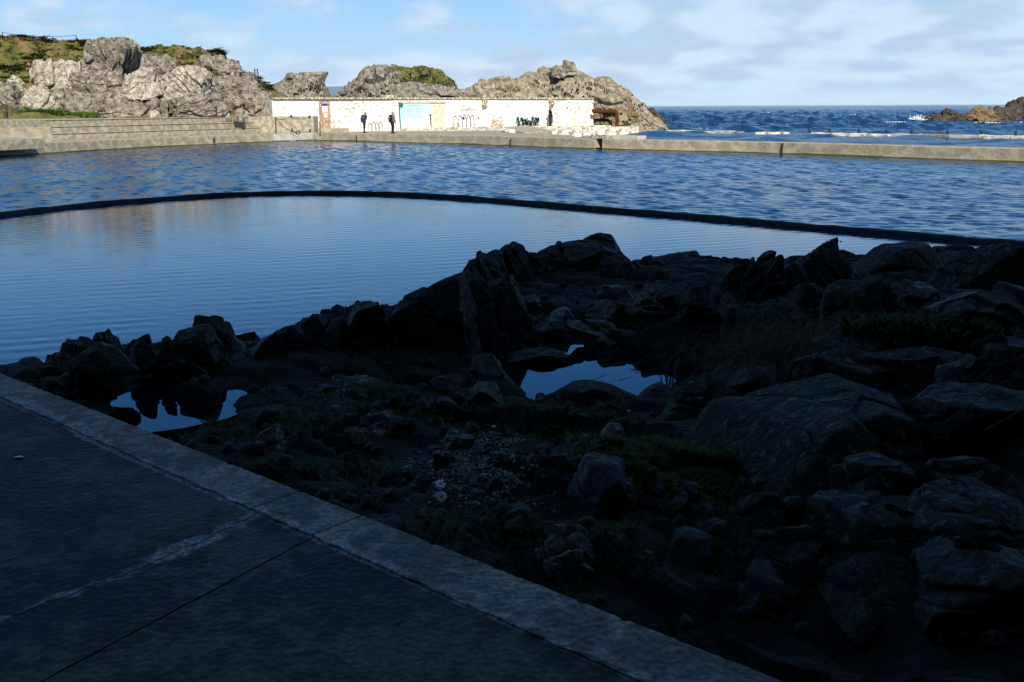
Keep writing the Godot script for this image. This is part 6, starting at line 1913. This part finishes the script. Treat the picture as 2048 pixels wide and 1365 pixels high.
func build_plants() -> void:
	var r := RandomNumberGenerator.new()
	r.seed = 71
	# short turf, moss and stray grass over the ground
	var grass := []
	var tuft := tuft_mesh(12, 0.07, 0.06, 0.004, 11)
	var fields := [[Vector3(0.812, 0.740, -5.620), 0.5, 0.42, 900], [Vector3(0.997, 0.660, -5.002), 0.25, 0.3, 260], [Vector3(-1.042, 0.460, -7.580), 0.55, 0.3, 260], [Vector3(-0.642, 0.500, -7.051), 0.7, 0.35, 300], [Vector3(0.020, 0.500, -7.042), 0.7, 0.3, 260], [Vector3(0.326, 0.580, -6.552), 0.5, 0.3, 250], [Vector3(-1.622, 0.480, -6.663), 0.6, 0.4, 260], [Vector3(-1.114, 0.550, -5.776), 0.5, 0.3, 220], [Vector3(0.424, 0.550, -4.512), 0.4, 0.4, 200], [Vector3(-0.189, 0.600, -4.640), 0.5, 0.25, 160], [Vector3(2.492, 0.900, -5.440), 0.5, 0.3, 160], [Vector3(1.286, 0.500, -4.445), 0.5, 0.5, 150], [Vector3(-1.554, 0.440, -9.342), 1.6, 0.8, 300], [Vector3(-2.223, 0.400, -7.026), 0.6, 0.4, 150], [Vector3(2.131, 0.620, -9.804), 1.2, 0.8, 200]]
	for f in fields:
		for i in int(f[3] * 0.45):
			var x: float = f[0].x + r.randfn() * f[1] * 0.5
			var z: float = f[0].z + r.randfn() * f[2] * 0.5
			var k := r.randf_range(0.5, 1.2)
			grass.append(Transform3D(Basis(Vector3.UP, r.randf() * TAU).scaled(Vector3.ONE * k), Vector3(x, ground_at(x, z) + ground_detail(x, z) - 0.005, z)))
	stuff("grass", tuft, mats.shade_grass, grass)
	var moss := []
	for k in 1500:
		var x: float = 0.89 + r.randfn() * 0.24
		var z: float = -5.53 + r.randfn() * 0.22
		moss.append(Transform3D(Basis(Vector3.UP, r.randf() * TAU).scaled(Vector3.ONE * r.randf_range(0.4, 0.8)), Vector3(x, ground_at(x, z) + ground_detail(x, z) + 0.0, z)))
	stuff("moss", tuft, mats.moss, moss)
	var tongue := []
	for i in 420:
		var p: Vector3 = Vector3(2.523, 1.040, -6.914).lerp(Vector3(3.183, 1.060, -6.848), r.randf()) + Vector3(r.randfn() * 0.12, r.randf_range(0.05, 0.15), r.randfn() * 0.12)
		tongue.append(Transform3D(Basis(Vector3.UP, r.randf() * TAU).scaled(Vector3.ONE * r.randf_range(0.8, 1.6)), p))
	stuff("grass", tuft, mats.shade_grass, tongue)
	var named := [[Vector3(1.336, 0.360, -8.305), 16, 0.45, 0.16, "tuft of tall reeds standing at the long pool's edge", "reed_tuft", "dead_stem"], [Vector3(-1.101, 0.460, -7.499), 40, 0.18, 0.16, "bushy grass tuft on the pale bedrock plates", "grass_tuft", "shade_grass"], [Vector3(0.332, 0.560, -6.670), 46, 0.2, 0.2, "spreading grass tuft above the gravel", "grass_tuft", "shade_grass"], [Vector3(1.473, 0.600, -4.291), 18, 0.3, 0.3, "thin straggling grass among the cracked slabs", "grass_tuft", "shade_grass"], [Vector3(2.192, 0.720, -5.360), 22, 0.22, 0.2, "grass stalks in front of the huge boulder's shoulder", "grass_tuft", "shade_grass"], [Vector3(2.583, 0.860, -5.380), 30, 0.26, 0.34, "dry grass tuft by the frame's edge", "grass_tuft", "dead_stem"], [Vector3(-0.098, 0.460, -7.706), 30, 0.14, 0.16, "small grass tuft between the hunched rock and the whaleback", "grass_tuft", "shade_grass"], [Vector3(-0.978, 0.440, -9.331), 18, 0.16, 0.2, "thin weeds under the biggest boulder", "weed", "dead_stem"], [Vector3(-3.175, 0.700, -7.556), 26, 0.12, 0.14, "grass growing in the stacked blocks of the ridge", "grass_tuft", "shade_grass"], [Vector3(-1.474, 0.900, -8.951), 12, 0.12, 0.1, "grass sprigs beside the domed knob", "grass_tuft", "shade_grass"], [Vector3(-0.381, 0.580, -4.541), 16, 0.14, 0.2, "reddish creeping weed under the kerb", "weed", "dead_stem"], [Vector3(-0.270, 0.600, -4.762), 20, 0.14, 0.2, "creeping weed below the gravel patch", "weed", "dead_stem"], [Vector3(-0.844, 0.560, -5.381), 20, 0.16, 0.2, "pale branching weed left of the daisies", "weed", "dead_stem"], [Vector3(-1.322, 0.480, -6.551), 16, 0.2, 0.2, "pale twigs in front of the stone row", "weed", "dead_stem"], [Vector3(0.497, 0.550, -4.512), 22, 0.2, 0.2, "seeding weed right of the whitish rock", "weed", "dead_stem"], [Vector3(-2.656, 0.420, -8.513), 10, 0.14, 0.26, "dry stalks on the mud below the pointed slab", "weed", "dead_stem"], [Vector3(-3.295, 0.500, -7.763), 12, 0.2, 0.12, "dry stalks at the foot of the stacked blocks", "weed", "dead_stem"]]
	var i := 0
	for q in named:
		i += 1
		var o := part(q[5], tuft_mesh(q[1], q[2], q[3], 0.006 if i == 1 else 0.003, 40 + i), mats[q[6]])
		o.position = q[0]
		tag(o, q[4], {"reed_tuft": "reeds", "grass_tuft": "grass tuft", "weed": "weed"}[q[5]])
	# dead bracken heap
	var hs := Shape.new()
	for k in 620:
		var p := Vector3(r.randfn() * 0.5, 0.0, r.randfn() * 0.28)
		var top := (0.16 + 0.3 * r.randf()) * exp(-p.x * p.x * 1.4)
		var go := Vector3(r.randf_range(-0.1, 0.32), 0, r.randf_range(-0.12, 0.12))
		var mid := p + go * 0.5 + Vector3(r.randfn() * 0.03, top * 0.7, r.randfn() * 0.03)
		hs.tube([p, mid, p + go * 1.3 + Vector3(r.randfn() * 0.04, top * r.randf_range(0.5, 1.1), r.randfn() * 0.04)], 0.004, 0.002, 3)
	var heap := part("bracken", hs.mesh(), mats.dead_stem)
	heap.position = Vector3(2.216, 0.740, -7.604)
	tag(heap, "heap of dead brown bracken in the middle of the rocks", "bracken")
	# long dry twigs at the frame's edge
	var tw := Shape.new()
	for k in 9:
		var p: Vector3 = Vector3(2.280, 0.950, -5.078) + Vector3(r.randf_range(0, 0.7), r.randf_range(0.0, 0.12), r.randf_range(-0.3, 0.3))
		tw.tube([p, p + Vector3(0.35, 0.06 + 0.03 * k, -0.1), p + Vector3(0.8, 0.16 + 0.04 * k, r.randf_range(-0.3, 0.1))], 0.005, 0.002, 4)
	tag(part("twigs", tw.mesh(), mats.dead_stem), "long bare twigs lying over the rocks at the frame's edge", "twigs")
	# flower head on the skyline rock
	var sk := thing("wild_flower", "small flowering stem on top of the peaked layered rock", "flower", Vector3(5.141, 0.525, -15.900))
	var st := Shape.new()
	for k in 5:
		st.tube([Vector3.ZERO, Vector3((k - 2) * 0.03, 0.05, 0), Vector3((k - 2) * 0.055, 0.06 + 0.02 * (k % 2), 0)], 0.004, 0.003, 4)
	part("stem", st.mesh(), mats.stem, sk)
	for k in 5:
		part("bud", rock_mesh(Vector3(0.03, 0.025, 0.03), k + 60, "round", 2), mats.stem, sk, Vector3((k - 2) * 0.055, 0.06 + 0.02 * (k % 2), 0))
	# daisies by the kerb
	daisy("upper white daisy with drooping petals beside the gravel", Vector3(-0.386, 0.740, -5.045), 0.62, 0.9, 12, 1)
	daisy("full white daisy facing the viewer beside the gravel", Vector3(-0.368, 0.740, -4.861), 0.62, 0.35, 15, 2)
	daisy("half-bare daisy with a big yellow heart left of the full one", Vector3(-0.411, 0.740, -4.917), 0.62, 0.2, 5, 3)
	daisy("lone small daisy right of the gravel's upper end", Vector3(0.464, 0.660, -6.096), 0.6, 0.8, 9, 4, 0.5)
	daisy("lone tiny daisy above the banded stones", Vector3(-0.126, 0.580, -6.536), 0.52, 0.9, 8, 5, 0.5)
	daisy("tiny daisy in the grass before the grey spotted rock", Vector3(0.844, 0.560, -6.946), 0.5, 0.8, 8, 6, 0.45)
	# gravel
	var stones := []
	for k in 2600:
		var t := r.randf()
		var p: Vector3 = (Vector3(0.155, 0.580, -6.554).lerp(Vector3(-0.391, 0.600, -5.943), t / 0.5) if t < 0.5 else Vector3(-0.388, 0.600, -5.897).lerp(Vector3(-0.041, 0.640, -5.063), (t - 0.5) / 0.5)) + Vector3(r.randfn() * 0.17, 0, r.randfn() * 0.16)
		p.y = ground_at(p.x, p.z) + ground_detail(p.x, p.z) + 0.004
		var size := 0.008 + 0.03 * pow(r.randf(), 2.5) + (0.02 if r.randf() < 0.03 else 0.0)
		stones.append(Transform3D(Basis(Vector3(r.randfn(), r.randfn(), r.randfn()).normalized(), r.randf() * TAU).scaled(Vector3.ONE * size), p))
	stuff("gravel", rock_mesh(Vector3(1, 0.55, 0.8), 12, "round", 2), mats.pebble, stones)
	var bits := []
	for k in 1100:
		var a := r.randf_range(-0.5, 0.5)
		var d := r.randf_range(4.0, 13.0)
		var x := sin(a) * d
		var z := -cos(a) * d
		var y := ground_at(x, z)
		if y < 0.35:
			continue
		bits.append(Transform3D(Basis(Vector3.UP, r.randf() * TAU).scaled(Vector3.ONE * (0.02 + 0.13 * pow(r.randf(), 3.0))), Vector3(x, y + ground_detail(x, z), z)))
	stuff("stone_chips", rock_mesh(Vector3(1, 0.5, 0.7), 15, "block", 2), mats.lichen_rock, bits)

func daisy(label: String, head: Vector3, foot: float, tip: float, petals: int, sd: int, k := 1.0) -> void:
	var o := thing("daisy", label, "daisy", Vector3(head.x, foot, head.z))
	var r := RandomNumberGenerator.new()
	r.seed = sd
	var up := Vector3(0, head.y - foot, 0)
	var s := Shape.new()
	s.tube([Vector3(0.02, -0.03, -0.01), up * 0.6 + Vector3(0.006, 0, 0), up], 0.0022 * k, 0.0018 * k, 5)
	part("stem", s.mesh(), mats.stem, o)
	var b := Basis(Vector3.RIGHT, PI * 0.5 - tip)
	var h := SphereMesh.new()
	h.radius = 0.0085 * k
	h.height = 0.011 * k
	h.radial_segments = 12
	h.rings = 6
	var c := part("flower_heart", h, mats.flower_heart, o, up)
	c.basis = b
	for i in petals:
		var a := TAU * i / maxf(petals, 13.0) + r.randf_range(-0.06, 0.06)
		var p := Shape.new()
		var d := Vector3(cos(a), 0, sin(a))
		var w := Vector3(-d.z, 0, d.x) * 0.0042 * k
		var droop := Vector3(0, -r.randf_range(0.0, 0.01) * k, 0)
		var m0 := d * 0.007 * k
		var m1 := d * 0.02 * k + Vector3(0, 0.001, 0)
		var m2 := d * 0.03 * k + droop
		p.quad(b * (m0 - w * 0.6), b * (m0 + w * 0.6), b * (m1 + w), b * (m1 - w), b * Vector3.UP)
		p.quad(b * (m1 - w), b * (m1 + w), b * (m2 + w * 0.5), b * (m2 - w * 0.5), b * Vector3.UP)
		part("petal", p.mesh(), mats.petal, o, up)

func _ready() -> void:
	make_camera_and_sun()
	make_sky()
	make_materials()
	build_water()
	build_platform()
	build_cliffs()
	build_building()
	build_fences()
	build_sea_wall()
	build_pavement()
	build_shore()
	build_people()
